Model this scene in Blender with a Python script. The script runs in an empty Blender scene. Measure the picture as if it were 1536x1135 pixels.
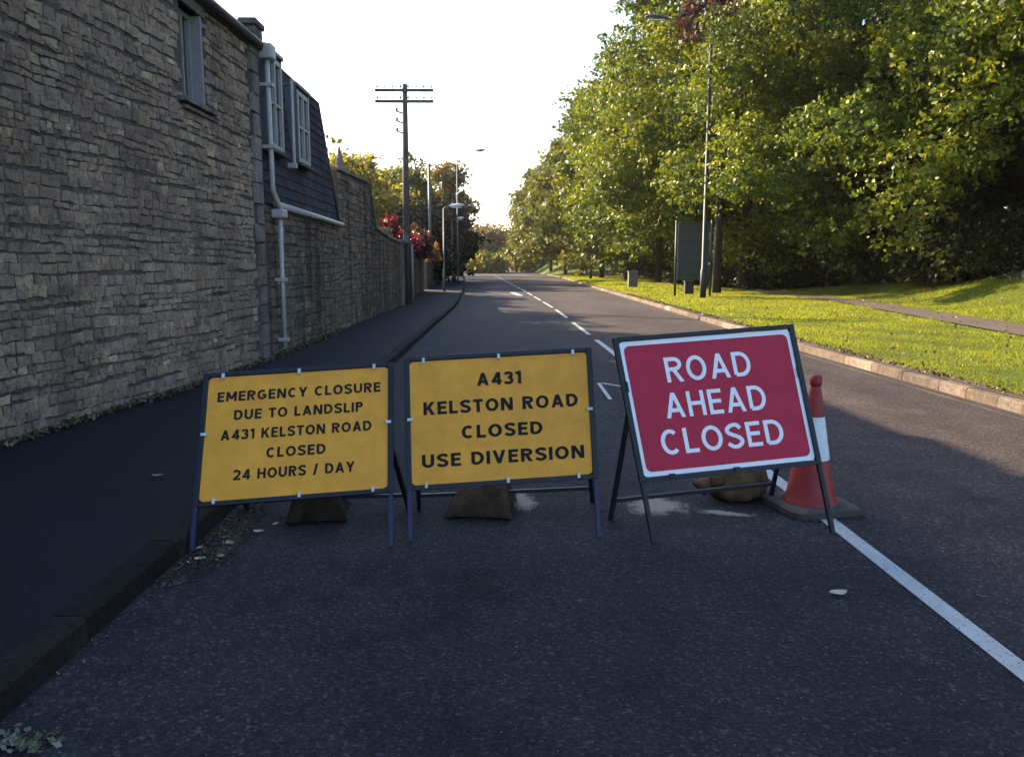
import bpy, bmesh, math, random
import numpy as np
from mathutils import Vector, Matrix
random.seed(7); rng = np.random.default_rng(11)
R_ = math.radians
sc = bpy.context.scene
COL = sc.collection

# ------------------------------------------------------------------ camera, sky, sun, exposure
cam_d = bpy.data.cameras.new('camera'); cam = bpy.data.objects.new('camera', cam_d); COL.objects.link(cam)
cam.location = (0, 0, 1.55); cam.rotation_euler = (R_(90 - 8.04), 0, R_(-0.76))
cam_d.lens = 28.125; cam_d.sensor_width = 36; cam_d.sensor_fit = 'HORIZONTAL'
cam_d.clip_end = 3000; cam_d.clip_start = 0.05
sc.camera = cam
SUN_EL, SUN_AZ = R_(26), R_(-48)          # azimuth from +Y, negative = left of the road
w = bpy.data.worlds.new('World'); sc.world = w; w.use_nodes = True
nt = w.node_tree; nt.nodes.clear()
sky = nt.nodes.new('ShaderNodeTexSky'); sky.sky_type = 'NISHITA'; sky.sun_disc = False
sky.sun_elevation = SUN_EL; sky.sun_rotation = SUN_AZ
sky.air_density = 1.15; sky.dust_density = 2.6; sky.ozone_density = 3.0; sky.altitude = 50
bg = nt.nodes.new('ShaderNodeBackground'); bg.inputs['Strength'].default_value = 0.125
wo = nt.nodes.new('ShaderNodeOutputWorld')
nt.links.new(sky.outputs[0], bg.inputs[0]); nt.links.new(bg.outputs[0], wo.inputs[0])
sd = bpy.data.lights.new('sun', 'SUN'); sun = bpy.data.objects.new('sun', sd); COL.objects.link(sun)
sd.energy = 5.0; sd.angle = R_(0.6); sd.color = (1.0, 0.78, 0.52)
tosun = Vector((math.sin(SUN_AZ) * math.cos(SUN_EL), math.cos(SUN_AZ) * math.cos(SUN_EL), math.sin(SUN_EL)))
sun.rotation_euler = tosun.to_track_quat('Z', 'Y').to_euler(); sun.location = (-40, 60, 40)
sc.view_settings.view_transform = 'Standard'; sc.view_settings.look = 'None'
sc.view_settings.gamma = 1; sc.view_settings.use_curve_mapping = False
sc.view_settings.exposure = 1.95
sc.cycles.max_bounces = 5; sc.cycles.diffuse_bounces = 3; sc.cycles.transmission_bounces = 3; sc.cycles.transparent_max_bounces = 8; sc.cycles.use_denoising = True

# ------------------------------------------------------------------ helpers
def tag(o, label=None, cat=None, group=None, kind=None):
    if label: o['label'] = label
    if cat: o['category'] = cat
    if group: o['group'] = group
    if kind: o['kind'] = kind
    return o
def thing(name, label, cat, loc=(0, 0, 0), rotz=0, group=None):
    o = bpy.data.objects.new(name, None); COL.objects.link(o)
    o.location = loc; o.rotation_euler = (0, 0, rotz); o.empty_display_size = .2
    return tag(o, label, cat, group)
def meshobj(name, verts, faces, mat, parent=None, smooth=False, attr=None):
    me = bpy.data.meshes.new(name); me.from_pydata([tuple(v) for v in verts], [], [tuple(f) for f in faces]); me.update()
    if smooth: me.polygons.foreach_set('use_smooth', [True] * len(me.polygons))
    if attr is not None:
        a = me.attributes.new('vary', 'FLOAT', 'FACE'); a.data.foreach_set('value', list(attr))
    if mat: me.materials.append(mat)
    o = bpy.data.objects.new(name, me); COL.objects.link(o)
    if parent: o.parent = parent
    return o
def npmesh(name, V, k, mat, parent=None, vary=None):
    """V: (n*k,3) verts; n faces of k verts each"""
    V = np.ascontiguousarray(V, dtype=np.float32); n = len(V) // k
    me = bpy.data.meshes.new(name)
    me.vertices.add(n * k); me.vertices.foreach_set('co', V.ravel())
    me.loops.add(n * k); me.loops.foreach_set('vertex_index', np.arange(n * k, dtype=np.int32))
    me.polygons.add(n); me.polygons.foreach_set('loop_start', np.arange(0, n * k, k, dtype=np.int32))
    me.polygons.foreach_set('loop_total', np.full(n, k, dtype=np.int32))
    me.update(calc_edges=True)
    if vary is not None:
        a = me.attributes.new('vary', 'FLOAT', 'FACE'); a.data.foreach_set('value', np.ascontiguousarray(vary, dtype=np.float32))
    if mat: me.materials.append(mat)
    o = bpy.data.objects.new(name, me); COL.objects.link(o)
    if parent: o.parent = parent
    return o
class MB:
    def __init__(s): s.v = []; s.f = []; s.a = []
    def add(s, v, f, a=0.5):
        n = len(s.v); s.v += [tuple(q) for q in v]; s.f += [tuple(i + n for i in q) for q in f]; s.a += [a] * len(f)
    def box(s, x0, x1, y0, y1, z0, z1, M=None, a=.5):
        v = [(x, y, z) for z in (z0, z1) for y in (y0, y1) for x in (x0, x1)]
        if M is not None: v = [tuple(M @ Vector(q)) for q in v]
        s.add(v, [(0, 2, 3, 1), (4, 5, 7, 6), (0, 1, 5, 4), (2, 6, 7, 3), (0, 4, 6, 2), (1, 3, 7, 5)], a)
    def bar(s, p, q, w, h=None, M=None, up=(0, 0, 1)):
        h = h or w; p = Vector(p); q = Vector(q); d = (q - p).normalized(); u = Vector(up)
        if abs(d.dot(u)) > .98: u = Vector((0, 1, 0))
        a = d.cross(u).normalized() * w / 2; b = a.cross(d).normalized() * h / 2
        v = [p - a - b, p + a - b, p + a + b, p - a + b, q - a - b, q + a - b, q + a + b, q - a + b]
        if M is not None: v = [M @ x for x in v]
        s.add(v, [(0, 3, 2, 1), (4, 5, 6, 7), (0, 1, 5, 4), (1, 2, 6, 5), (2, 3, 7, 6), (3, 0, 4, 7)])
    def tube(s, pts, rad, n=8, M=None, caps=True):
        pts = [Vector(p) for p in pts]; m = len(pts)
        rad = rad if isinstance(rad, (list, tuple)) else [rad] * m
        vs = []; prev = None
        for i, p in enumerate(pts):
            d = (pts[min(i + 1, m - 1)] - pts[max(i - 1, 0)]).normalized()
            if prev is None:
                u = Vector((0, 0, 1)) if abs(d.z) < .9 else Vector((1, 0, 0)); a = d.cross(u).normalized()
            else: a = (prev - d * prev.dot(d)).normalized()
            prev = a; b = d.cross(a)
            for k in range(n):
                t = 2 * math.pi * k / n; vs.append(p + (a * math.cos(t) + b * math.sin(t)) * rad[i])
        if M is not None: vs = [M @ x for x in vs]
        fs = [(i * n + k, i * n + (k + 1) % n, (i + 1) * n + (k + 1) % n, (i + 1) * n + k) for i in range(m - 1) for k in range(n)]
        if caps: fs += [tuple(range(n - 1, -1, -1)), tuple((m - 1) * n + k for k in range(n))]
        s.add(vs, fs)
    def lathe(s, prof, n=24, c=(0, 0), M=None):
        vs = []
        for r, z in prof:
            for k in range(n):
                t = 2 * math.pi * k / n; vs.append(Vector((c[0] + r * math.cos(t), c[1] + r * math.sin(t), z)))
        if M is not None: vs = [M @ x for x in vs]
        m = len(prof)
        s.add(vs, [(i * n + k, i * n + (k + 1) % n, (i + 1) * n + (k + 1) % n, (i + 1) * n + k) for i in range(m - 1) for k in range(n)] + [tuple((m - 1) * n + k for k in range(n))])
    def build(s, name, mat, parent=None, smooth=False, attr=False):
        return meshobj(name, s.v, s.f, mat, parent, smooth, s.a if attr else None)
def bevel(o, w=.004, seg=2):
    m = o.modifiers.new('bevel', 'BEVEL'); m.width = w; m.segments = seg; m.limit_method = 'ANGLE'; return o
def interp(tab, y): return float(np.interp(y, [t[0] for t in tab], [t[1] for t in tab]))

# ------------------------------------------------------------------ materials
def newmat(name):
    m = bpy.data.materials.new(name); m.use_nodes = True; t = m.node_tree; t.nodes.clear()
    o = t.nodes.new('ShaderNodeOutputMaterial'); return m, t, o
def N(t, typ, **kw):
    n = t.nodes.new(typ)
    for k, v in kw.items():
        if k in n.inputs.keys() if isinstance(k, str) else False: n.inputs[k].default_value = v
        else: setattr(n, k, v)
    return n
def ramp(t, fac, stops, interp_='LINEAR'):
    r = t.nodes.new('ShaderNodeValToRGB'); r.color_ramp.interpolation = interp_
    el = r.color_ramp.elements
    while len(el) < len(stops): el.new(.5)
    for e, (p, c) in zip(el, stops): e.position = p; e.color = (*c, 1) if len(c) == 3 else c
    t.links.new(fac, r.inputs[0]); return r.outputs[0]
def coords(t): return t.nodes.new('ShaderNodeTexCoord').outputs['Object']
def geo(t): return t.nodes.new('ShaderNodeNewGeometry').outputs['Position']
def noise(t, vec, scale, detail=4, rough=.6):
    n = t.nodes.new('ShaderNodeTexNoise'); n.inputs['Scale'].default_value = scale; n.inputs['Detail'].default_value = detail; n.inputs['Roughness'].default_value = rough
    t.links.new(vec, n.inputs['Vector']); return n.outputs['Fac']
def mapping(t, vec, scale):
    m = t.nodes.new('ShaderNodeMapping'); m.inputs['Scale'].default_value = scale; t.links.new(vec, m.inputs[0]); return m.outputs[0]
def mixc(t, a, b, f, mode='MIX'):
    m = t.nodes.new('ShaderNodeMix'); m.data_type = 'RGBA'; m.blend_type = mode
    for s, v in ((m.inputs['Factor'], f), (m.inputs['A'], a), (m.inputs['B'], b)):
        pass
    def put(idx, v):
        s = m.inputs[idx]
        if isinstance(v, (int, float)): s.default_value = v
        elif isinstance(v, tuple): s.default_value = (*v, 1) if len(v) == 3 else v
        else: t.links.new(v, s)
    put(0, f); put(6, a); put(7, b); return m.outputs[2]
def pbsdf(t, out, color, rough=.8, bump=None, bstr=.3, bdist=.01, metal=0, spec=.4):
    p = t.nodes.new('ShaderNodeBsdfPrincipled')
    if isinstance(color, tuple): p.inputs['Base Color'].default_value = (*color, 1)
    else: t.links.new(color, p.inputs['Base Color'])
    if isinstance(rough, (int, float)): p.inputs['Roughness'].default_value = rough
    else: t.links.new(rough, p.inputs['Roughness'])
    p.inputs['Metallic'].default_value = metal; p.inputs['Specular IOR Level'].default_value = spec
    if bump is not None:
        b = t.nodes.new('ShaderNodeBump'); b.inputs['Strength'].default_value = bstr; b.inputs['Distance'].default_value = bdist
        t.links.new(bump, b.inputs['Height']); t.links.new(b.outputs[0], p.inputs['Normal'])
    t.links.new(p.outputs[0], out.inputs[0]); return p
def simple(name, col, rough=.6, var=.25, scale=14, metal=0, spec=.4, bstr=.15):
    m, t, o = newmat(name); c = coords(t)
    n = noise(t, c, scale, 5, .65)
    d = tuple(x * (1 - var) for x in col); l = tuple(min(1, x * (1 + var)) for x in col)
    pbsdf(t, o, ramp(t, n, [(.3, d), (.7, l)]), rough, n, bstr, .005, metal, spec); return m

def step(t, v, a, b):
    m = t.nodes.new('ShaderNodeMapRange'); m.inputs[1].default_value = a; m.inputs[2].default_value = b; t.links.new(v, m.inputs[0]); return m.outputs[0]
def asphalt(name, base, worn, agg=1.0, patchy=.7, lanes=None):
    m, t, o = newmat(name); g = geo(t)
    big = noise(t, mapping(t, g, (.5, .12, .5)), 1.2, 4, .6)
    mid = noise(t, g, 2.3, 5, .65)
    fine = noise(t, g, 130, 3, .8)
    v = t.nodes.new('ShaderNodeTexVoronoi'); v.inputs['Scale'].default_value = 78; t.links.new(g, v.inputs['Vector'])
    c1 = ramp(t, big, [(.35, base), (.68, worn)])
    c2 = mixc(t, c1, ramp(t, mid, [(.3, (.55, .55, .55)), (.7, (1.35, 1.3, 1.25))]), patchy, 'MULTIPLY')
    sep = t.nodes.new('ShaderNodeSeparateColor'); t.links.new(v.outputs['Color'], sep.inputs[0])
    sp = ramp(t, sep.outputs[0], [(0, (.45, .45, .5)), (.55, (.95, .95, .95)), (.84, (1.35, 1.35, 1.35)), (.93, (2.1, 2.05, 2.0)), (1, (3.4, 3.3, 3.2))])
    c3 = mixc(t, c2, sp, .85 * agg, 'MULTIPLY')
    c4 = mixc(t, c3, ramp(t, fine, [(.3, (.5, .5, .5)), (.7, (1.6, 1.6, 1.6))]), .7 * agg, 'MULTIPLY')
    if lanes:      # far lane: older, browner asphalt, with its sunlit brightness put into the colour
        sx = t.nodes.new('ShaderNodeSeparateXYZ'); t.links.new(g, sx.inputs[0])
        c4 = mixc(t, c4, mixc(t, (1.0, 1.0, 1.0), lanes, step(t, sx.outputs[0], 2.0, 2.5)), 1.0, 'MULTIPLY')
    ad = t.nodes.new('ShaderNodeMath'); ad.operation = 'ADD'; t.links.new(v.outputs['Distance'], ad.inputs[0]); t.links.new(fine, ad.inputs[1])
    pbsdf(t, o, c4, .88, ad.outputs[0], .7 * agg, .012, spec=.2); return m
M = {}
M['road'] = asphalt('asphalt_road', (.0185, .0175, .0225), (.033, .031, .036), lanes=(1.75, 1.5, 1.25))
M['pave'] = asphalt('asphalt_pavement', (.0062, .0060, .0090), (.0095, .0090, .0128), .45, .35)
M['path'] = simple('path_tarmac', (.062, .046, .034), .9, .35, 3, bstr=.4)
def stone_mat(name, lo, mid, hi, obj_random=False, streak=(1, 1, .35), deep=.6):
    m, t, o = newmat(name); g = geo(t)
    if obj_random: fac = t.nodes.new('ShaderNodeObjectInfo').outputs['Random']
    else:
        a = t.nodes.new('ShaderNodeAttribute'); a.attribute_name = 'vary'; fac = a.outputs['Fac']
    c = ramp(t, fac, [(0, lo), (.5, mid), (.92, hi), (1, tuple(min(.6, x * 1.3) for x in hi))])
    n1 = noise(t, g, 9, 6, .7); n2 = noise(t, g, 60, 4, .75); n3 = noise(t, mapping(t, g, streak), .8, 4, .6)
    c = mixc(t, c, ramp(t, n1, [(.3, (.68, .68, .66)), (.7, (1.3, 1.3, 1.25))]), .8, 'MULTIPLY')
    c = mixc(t, c, ramp(t, n3, [(.36, (deep, deep * .97, deep)), (.6, (1.15, 1.15, 1.12))]), .8, 'MULTIPLY')
    n4 = noise(t, g, 30, 5, .75); n5 = noise(t, g, 3.1, 5, .7)
    c = mixc(t, c, ramp(t, n4, [(.36, (.50, .49, .50)), (.5, (1, 1, 1)), (.64, (1.4, 1.36, 1.25))]), .75, 'MULTIPLY')
    c = mixc(t, c, ramp(t, n5, [(.35, (.80, .78, .80)), (.5, (1, 1, 1)), (.68, (1.18, 1.08, .90))]), .9, 'MULTIPLY')
    a0 = t.nodes.new('ShaderNodeMath'); a0.operation = 'ADD'; t.links.new(n4, a0.inputs[0]); t.links.new(n2, a0.inputs[1])
    ad = t.nodes.new('ShaderNodeMath'); ad.operation = 'ADD'; t.links.new(n1, ad.inputs[0]); t.links.new(a0.outputs[0], ad.inputs[1])
    pbsdf(t, o, c, .92, ad.outputs[0], .9, .018, spec=.15); return m
M['stone'] = stone_mat('rubble_stone', (.25, .175, .145), (.325, .235, .19), (.42, .32, .225))
M['stone2'] = stone_mat('garden_wall_stone', (.14, .10, .085), (.20, .148, .122), (.27, .205, .155), streak=(2.5, 2.5, .16), deep=.28)
M['kerb'] = stone_mat('kerb_stone', (.14, .112, .095), (.18, .147, .125), (.22, .18, .155))
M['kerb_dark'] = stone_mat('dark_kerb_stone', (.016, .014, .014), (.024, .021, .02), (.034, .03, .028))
def mortar_mat():
    m, t, o = newmat('mortar'); g = geo(t)
    st = noise(t, mapping(t, g, (1.2, 1.2, .12)), 1.5, 4, .6); n = noise(t, g, 25, 6, .75)
    c = ramp(t, n, [(.3, (.035, .028, .027)), (.62, (.17, .135, .12))])
    c = mixc(t, c, ramp(t, st, [(.35, (.4, .4, .42)), (.6, (1.1, 1.1, 1.1))]), .7, 'MULTIPLY')
    pbsdf(t, o, c, .95, n, .8, .02, spec=.15); return m
M['mortar'] = mortar_mat()
M['dressed'] = stone_mat('dressed_stone', (.18, .15, .145), (.23, .195, .185), (.29, .25, .23))
M['slate_hung'] = stone_mat('slate_hanging', (.050, .043, .055), (.070, .060, .074), (.10, .086, .10))
M['slate_roof'] = stone_mat('slate_roof', (.06, .065, .085), (.085, .09, .11), (.12, .12, .14))
M['white'] = simple('weathered_white_paint', (.31, .29, .275), .45, .12, 8)
M['greyframe'] = simple('grey_window_frame', (.21, .20, .20), .5, .12, 8)
M['pvc'] = simple('white_plastic_pipe', (.36, .335, .32), .4, .12, 5)
M['glass_dark'] = simple('window_glass', (.035, .042, .048), .08, .1, 1, spec=.6, bstr=.02)
M['yellow'] = simple('sign_yellow', (.80, .335, .030), .6, .13, 7, bstr=.03)
M['red'] = simple('sign_red', (.46, .009, .042), .6, .16, 7, bstr=.03)
M['signwhite'] = simple('sign_white', (.86, .84, .88), .55, .05, 3, bstr=.03)
M['ink'] = simple('sign_black', (.008, .006, .006), .8, .1, 3)
M['frame'] = simple('frame_dark_paint', (.012, .014, .022), .5, .3, 20, spec=.35)
M['frame_blue'] = simple('frame_navy_paint', (.012, .018, .055), .45, .3, 20, spec=.4)
M['clip'] = simple('galvanised_clip', (.55, .55, .57), .4, .15, 20)
M['cone'] = simple('cone_orange', (.23, .014, .014), .5, .18, 12)
M['cone_base'] = simple('cone_base_rubber', (.060, .050, .045), .85, .3, 20)
M['sleeve'] = simple('cone_sleeve', (.66, .68, .70), .45, .16, 14)
M['sack_dark'] = simple('sandbag_dark', (.040, .030, .023), .9, .35, 30, bstr=.5)
M['sack_brown'] = simple('sandbag_brown', (.070, .052, .036), .9, .35, 30, bstr=.5)
M['sack_tan'] = simple('sandbag_tan', (.17, .105, .055), .85, .35, 26, bstr=.5)
def sack_mat(name, col):
    m, t, o = newmat(name); c = coords(t); n = noise(t, c, 11, 5, .7)
    w1 = t.nodes.new('ShaderNodeTexWave'); w1.inputs['Scale'].default_value = 90; w1.inputs['Distortion'].default_value = 1; t.links.new(c, w1.inputs['Vector'])
    w2 = t.nodes.new('ShaderNodeTexWave'); w2.bands_direction = 'Y'; w2.inputs['Scale'].default_value = 90; w2.inputs['Distortion'].default_value = 1; t.links.new(c, w2.inputs['Vector'])
    ad = t.nodes.new('ShaderNodeMath'); ad.operation = 'ADD'; t.links.new(w1.outputs['Fac'], ad.inputs[0]); t.links.new(w2.outputs['Fac'], ad.inputs[1])
    cc = mixc(t, ramp(t, n, [(.3, tuple(x * .5 for x in col)), (.7, tuple(x * 1.45 for x in col))]), ramp(t, ad.outputs[0], [(.2, (.6, .6, .6)), (1, (1.15, 1.15, 1.15))]), .7, 'MULTIPLY')
    pbsdf(t, o, cc, .9, ad.outputs[0], .5, .003, spec=.15); return m
M['sack_dark'] = sack_mat('dark_sackcloth', (.030, .022, .018)); M['sack_brown'] = sack_mat('brown_sackcloth', (.058, .043, .030)); M['sack_tan'] = sack_mat('tan_sackcloth', (.12, .075, .042))
M['wood'] = simple('pole_wood', (.085, .062, .050), .85, .3, 6)
M['metalgrey'] = simple('lamp_column_grey', (.10, .10, .11), .5, .2, 6)
M['metaldark'] = simple('dark_post', (.035, .035, .038), .55, .25, 8)
M['boardback'] = simple('sign_back_grey', (.045, .055, .052), .55, .15, 2)
M['lampwhite'] = simple('lantern_white', (.72, .74, .76), .35, .05, 5)
M['cabinet'] = simple('cabinet_grey', (.16, .17, .16), .6, .2, 4)
M['bark'] = simple('bark', (.04, .032, .025), .95, .4, 8, bstr=.8)
M['terracotta'] = simple('terracotta', (.28, .12, .07), .85, .3, 8)
M['render'] = simple('wall_render', (.30, .27, .23), .9, .2, 2)

def line_mat():
    m, t, o = newmat('road_marking_paint'); g = geo(t)
    n = noise(t, g, 40, 6, .8); n2 = noise(t, g, 3, 4, .6)
    c = mixc(t, ramp(t, n2, [(.3, (.26, .28, .28)), (.7, (.42, .44, .44))]), ramp(t, n, [(.34, (.18, .18, .19)), (.46, (1, 1, 1))]), .8, 'MULTIPLY')
    pbsdf(t, o, c, .6, n, .4, .004); return m
M['line'] = line_mat()
def faint_line():
    m, t, o = newmat('worn_marking_paint'); g = geo(t); n = noise(t, g, 22, 6, .8)
    pbsdf(t, o, ramp(t, n, [(.4, (.06, .06, .065)), (.62, (.38, .38, .38))]), .7, n, .3, .004); return m
M['line_worn'] = faint_line()
def leafmat(name, stops, transl=.5, rough=.55, tmul=1.4):
    m, t, o = newmat(name)
    a = t.nodes.new('ShaderNodeAttribute'); a.attribute_name = 'vary'
    c = ramp(t, a.outputs['Fac'], stops)
    d = t.nodes.new('ShaderNodeBsdfPrincipled'); d.inputs['Roughness'].default_value = rough; d.inputs['Specular IOR Level'].default_value = .35
    tr = t.nodes.new('ShaderNodeBsdfTranslucent'); mx = t.nodes.new('ShaderNodeMixShader'); mx.inputs[0].default_value = transl
    c2 = mixc(t, c, (tmul * 1.15, tmul, .45), 1.0, 'MULTIPLY')
    t.links.new(c, d.inputs['Base Color']); t.links.new(c2, tr.inputs['Color'])
    t.links.new(d.outputs[0], mx.inputs[1]); t.links.new(tr.outputs[0], mx.inputs[2]); t.links.new(mx.outputs[0], o.inputs[0]); return m
M['leaf'] = leafmat('leaf_green', [(0, (.018, .036, .008)), (.5, (.110, .158, .018)), (.88, (.235, .27, .03)), (1, (.24, .22, .04))], .27)
M['leaf_far'] = leafmat('leaf_autumn_green', [(0, (.03, .045, .012)), (.5, (.085, .105, .022)), (.88, (.15, .16, .035)), (1, (.17, .11, .04))], .34)
M['leaf_yellow'] = leafmat('leaf_yellow', [(0, (.09, .10, .025)), (.6, (.17, .165, .045)), (1, (.25, .22, .075))])
M['leaf_dark'] = leafmat('leaf_dark', [(0, (.006, .010, .003)), (.6, (.012, .020, .006)), (1, (.032, .040, .011))], .2)  # near-black leaves, the shade of the wood is in the colour
M['leaf_bush'] = leafmat('leaf_bush', [(0, (.007, .013, .004)), (.6, (.016, .026, .006)), (.95, (.045, .055, .015)), (1, (.28, .27, .14))], .35)  # darkness under the canopy is put into these leaf colours
M['leaf_red'] = leafmat('leaf_red', [(0, (.06, .008, .014)), (.6, (.17, .014, .028)), (1, (.26, .03, .05))], .3, tmul=1.0)
M['leaf_plum'] = leafmat('leaf_plum', [(0, (.03, .014, .018)), (.6, (.06, .024, .032)), (1, (.10, .045, .045))], .35, tmul=1.2)
M['leaf_rust'] = leafmat('leaf_rust', [(0, (.055, .05, .022)), (.5, (.115, .090, .038)), (1, (.18, .15, .06))], .4)
M['leaf_orange'] = leafmat('leaf_orange', [(0, (.12, .06, .03)), (1, (.24, .12, .05))], .4)
M['leaf_grey'] = leafmat('leaf_greygreen', [(0, (.08, .10, .06)), (1, (.26, .27, .20))], .3)
M['grass'] = leafmat('grass_blades', [(0, (.06, .09, .012)), (.5, (.155, .20, .022)), (.9, (.25, .275, .035)), (1, (.34, .29, .08))], .55, tmul=1.5)
M['litter_brown'] = leafmat('brown_leaf_crumbs', [(0, (.03, .02, .012)), (.6, (.07, .05, .03)), (.92, (.13, .11, .07)), (1, (.30, .28, .2))], .1)
M['litter'] = leafmat('fallen_leaf', [(0, (.05, .03, .015)), (.5, (.12, .08, .04)), (.8, (.30, .27, .18)), (1, (.50, .47, .38))], .15)
def ground_mat():
    m, t, o = newmat('grass_soil'); g = geo(t)
    n = noise(t, g, 1.1, 5, .65); n2 = noise(t, g, 22, 6, .8)
    c = ramp(t, n, [(.3, (.050, .070, .012)), (.55, (.085, .115, .016)), (.75, (.12, .125, .03))])
    c = mixc(t, c, ramp(t, n2, [(.3, (.5, .5, .5)), (.7, (1.4, 1.4, 1.3))]), .8, 'MULTIPLY')
    pbsdf(t, o, c, .95, n2, 1.0, .05, spec=.1); return m
M['ground'] = ground_mat()
M['litter_floor'] = simple('woodland_floor', (.035, .03, .018), .95, .4, 2, bstr=.5)
M['sand'] = simple('spilled_sand', (.20, .185, .15), .95, .25, 24, bstr=.5)
M['grit'] = simple('kerb_shadow_tone', (.035, .030, .026), .95, .5, 26, bstr=.8)  # dark tone for the shadow line painted at the right kerb foot

# ------------------------------------------------------------------ plan of the street
KL = [(-12, -1.72), (30, -1.72), (36, -1.86), (50, -2.35), (80, -3.66), (150, -7.2), (230, -14)]
KR = [(-12, 5.45), (14, 5.45), (28, 5.78), (51, 6.26), (94, 7.4), (150, 7.6), (230, 6)]
CL = [(-12, 2.02), (15, 2.0), (29, 1.92), (50, 1.4), (70, .76), (150, -1.8), (230, -6)]
WL = [(-12, -4.9), (0, -4.42), (6.3, -4.02), (9.6, -3.68), (12, -3.60), (30, -3.60), (32, -3.85), (59, -4.98), (104, -7.23), (150, -11)]
kl = lambda y: interp(KL, y); kr = lambda y: interp(KR, y); clx = lambda y: interp(CL, y); wl = lambda y: interp(WL, y)
PATH = [(-12, 9.0), (4, 9.6), (16.6, 11.3), (31, 13.8), (51, 15.0), (70, 14.2), (100, 13), (150, 13)]
pth = lambda y: interp(PATH, y)
def gz(x, y):
    """height of the land right of the road"""
    k = kr(y) + .14
    if x < k: return -.02
    z = .10 + .03 * min(1, (x - k) / 2)
    d = x - (pth(y) + .9)
    if d > 0:
        amt = float(np.interp(y, [-12, 10, 30, 42, 60], [1.45, 1.45, 1.25, .6, .45]))
        s = min(1, d / 5.5); z += amt * (s * s * (3 - 2 * s)) * 1.0
        z += .06 * math.sin(x * 1.3 + y * .4) * min(1, d / 2)
    if y > 105:
        f = min(1, (y - 105) / 70); z += f * f * (3 - 2 * f) * 2.6 * min(1, max(0, (x - k) / 4))
    return z
ys = list(np.arange(-12, 60, 1.5)) + list(np.arange(60, 231, 5))
def strip(name, xa, xb, z, mat, parent=None, kind='structure', nx=6, yy=ys):
    v = []; f = []
    for y in yy:
        a, b = xa(y), xb(y)
        for i in range(nx + 1):
            x = a + (b - a) * i / nx; v.append((x, y, z(x, y) if callable(z) else z))
    n = nx + 1
    for j in range(len(yy) - 1):
        for i in range(nx): f.append((j * n + i, j * n + i + 1, (j + 1) * n + i + 1, (j + 1) * n + i))
    o = meshobj(name, v, f, mat, parent, smooth=True)
    if kind and not parent: o['kind'] = kind
    return o
g = meshobj('ground', [(-130, -60, -.05), (150, -60, -.05), (150, 255, -.05), (-130, 255, -.05)], [(0, 1, 2, 3)], M['ground']); g['kind'] = 'structure'
road = strip('road', lambda y: kl(y) - .02, lambda y: kr(y) + .02, 0.0, M['road'])
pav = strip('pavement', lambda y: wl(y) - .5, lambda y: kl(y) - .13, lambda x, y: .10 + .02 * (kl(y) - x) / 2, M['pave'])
verge = strip('grass_verge', lambda y: kr(y) + .15, lambda y: kr(y) + 60, gz, M['ground'], nx=90)
fp = strip('footpath', lambda y: pth(y) - .72, lambda y: pth(y) + .72, lambda x, y: gz(x, y) + .03, M['path'], yy=[q for q in ys if q < 110])
strip('channel_seam', lambda y: kr(y) - .19, lambda y: kr(y) - .15, 0.004, M['kerb'], parent=road, nx=1, yy=[q for q in ys if q < 60])
strip('kerb_shadow_line', lambda y: kr(y) - .055, lambda y: kr(y) - .002, 0.005, M['grit'], parent=road, nx=1, yy=[q for q in ys if q < 60])  # dark strip painted as the shadow line under the right kerb

M['soil'] = simple('verge_edge_soil', (.060, .042, .028), .95, .5, 14, bstr=.8)
strip('soil_edge', lambda y: kr(y) + .135, lambda y: kr(y) + .30 + .05 * math.sin(y * 2.1) + .04 * math.sin(y * 5.3), lambda x, y: .128 + .004, M['soil'], parent=verge, nx=2, yy=list(np.arange(2, 60, .25)))
# kerbs: one stone after another
def kerb_block(y0, y1, fx, sgn, top, w=.14):
    c0, c1 = fx(y0), fx(y1); b = .018; j = lambda: random.uniform(-.006, .006)
    fa, fb = (c0 + j(), c1 + j()); zt = top + j()
    # section across: foot, face, chamfer, back
    def sec(c, y): return [(c, y, -.04), (c + sgn * .008, y, zt - b), (c + sgn * (b + .008), y, zt), (c + sgn * w, y, zt), (c + sgn * w, y, -.04)]
    v = sec(fa, y0) + sec(fb, y1)
    f = [(i, i + 1, i + 6, i + 5) for i in range(4)] + [(4, 3, 2, 1, 0), (5, 6, 7, 8, 9)]
    if sgn > 0: f = [tuple(reversed(q)) for q in f]
    return v, f
def kerb(name, fx, sgn, mat, top, y0, ny, yend):
    root = meshobj(name, [], [], None)
    # a hidden mortar bed carries the stones
    root.data.from_pydata([(fx(y) + sgn * d, y, z) for y in (y0, 30, 60) for d, z in ((.03, -.045), (.11, -.045), (.11, top - .03), (.03, top - .03))], [], [(a, a + 1, a + 5, a + 4) for a in (0, 1, 2, 4, 5, 6)] + [(3, 0, 4, 7), (7, 4, 8, 11)])
    root.data.materials.append(M['mortar']); root['kind'] = 'structure'
    y = y0
    for i in range(ny):
        L = .915 if random.random() < .85 else .6
        v, f = kerb_block(y + .006, y + L - .006, fx, sgn, top)
        meshobj('kerb_stone', v, f, mat, root, attr=[random.random()] * len(f)); y += L
    mb = MB()
    while y < yend:
        v, f = kerb_block(y + .006, y + .909, fx, sgn, top); mb.add(v, f, random.random()); y += .915
    o = mb.build('far_kerb_stones', mat, root, attr=True); o['kind'] = 'stuff'
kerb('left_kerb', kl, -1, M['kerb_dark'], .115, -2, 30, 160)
kerb('right_kerb', kr, 1, M['kerb'], .125, 1, 34, 160)

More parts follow.
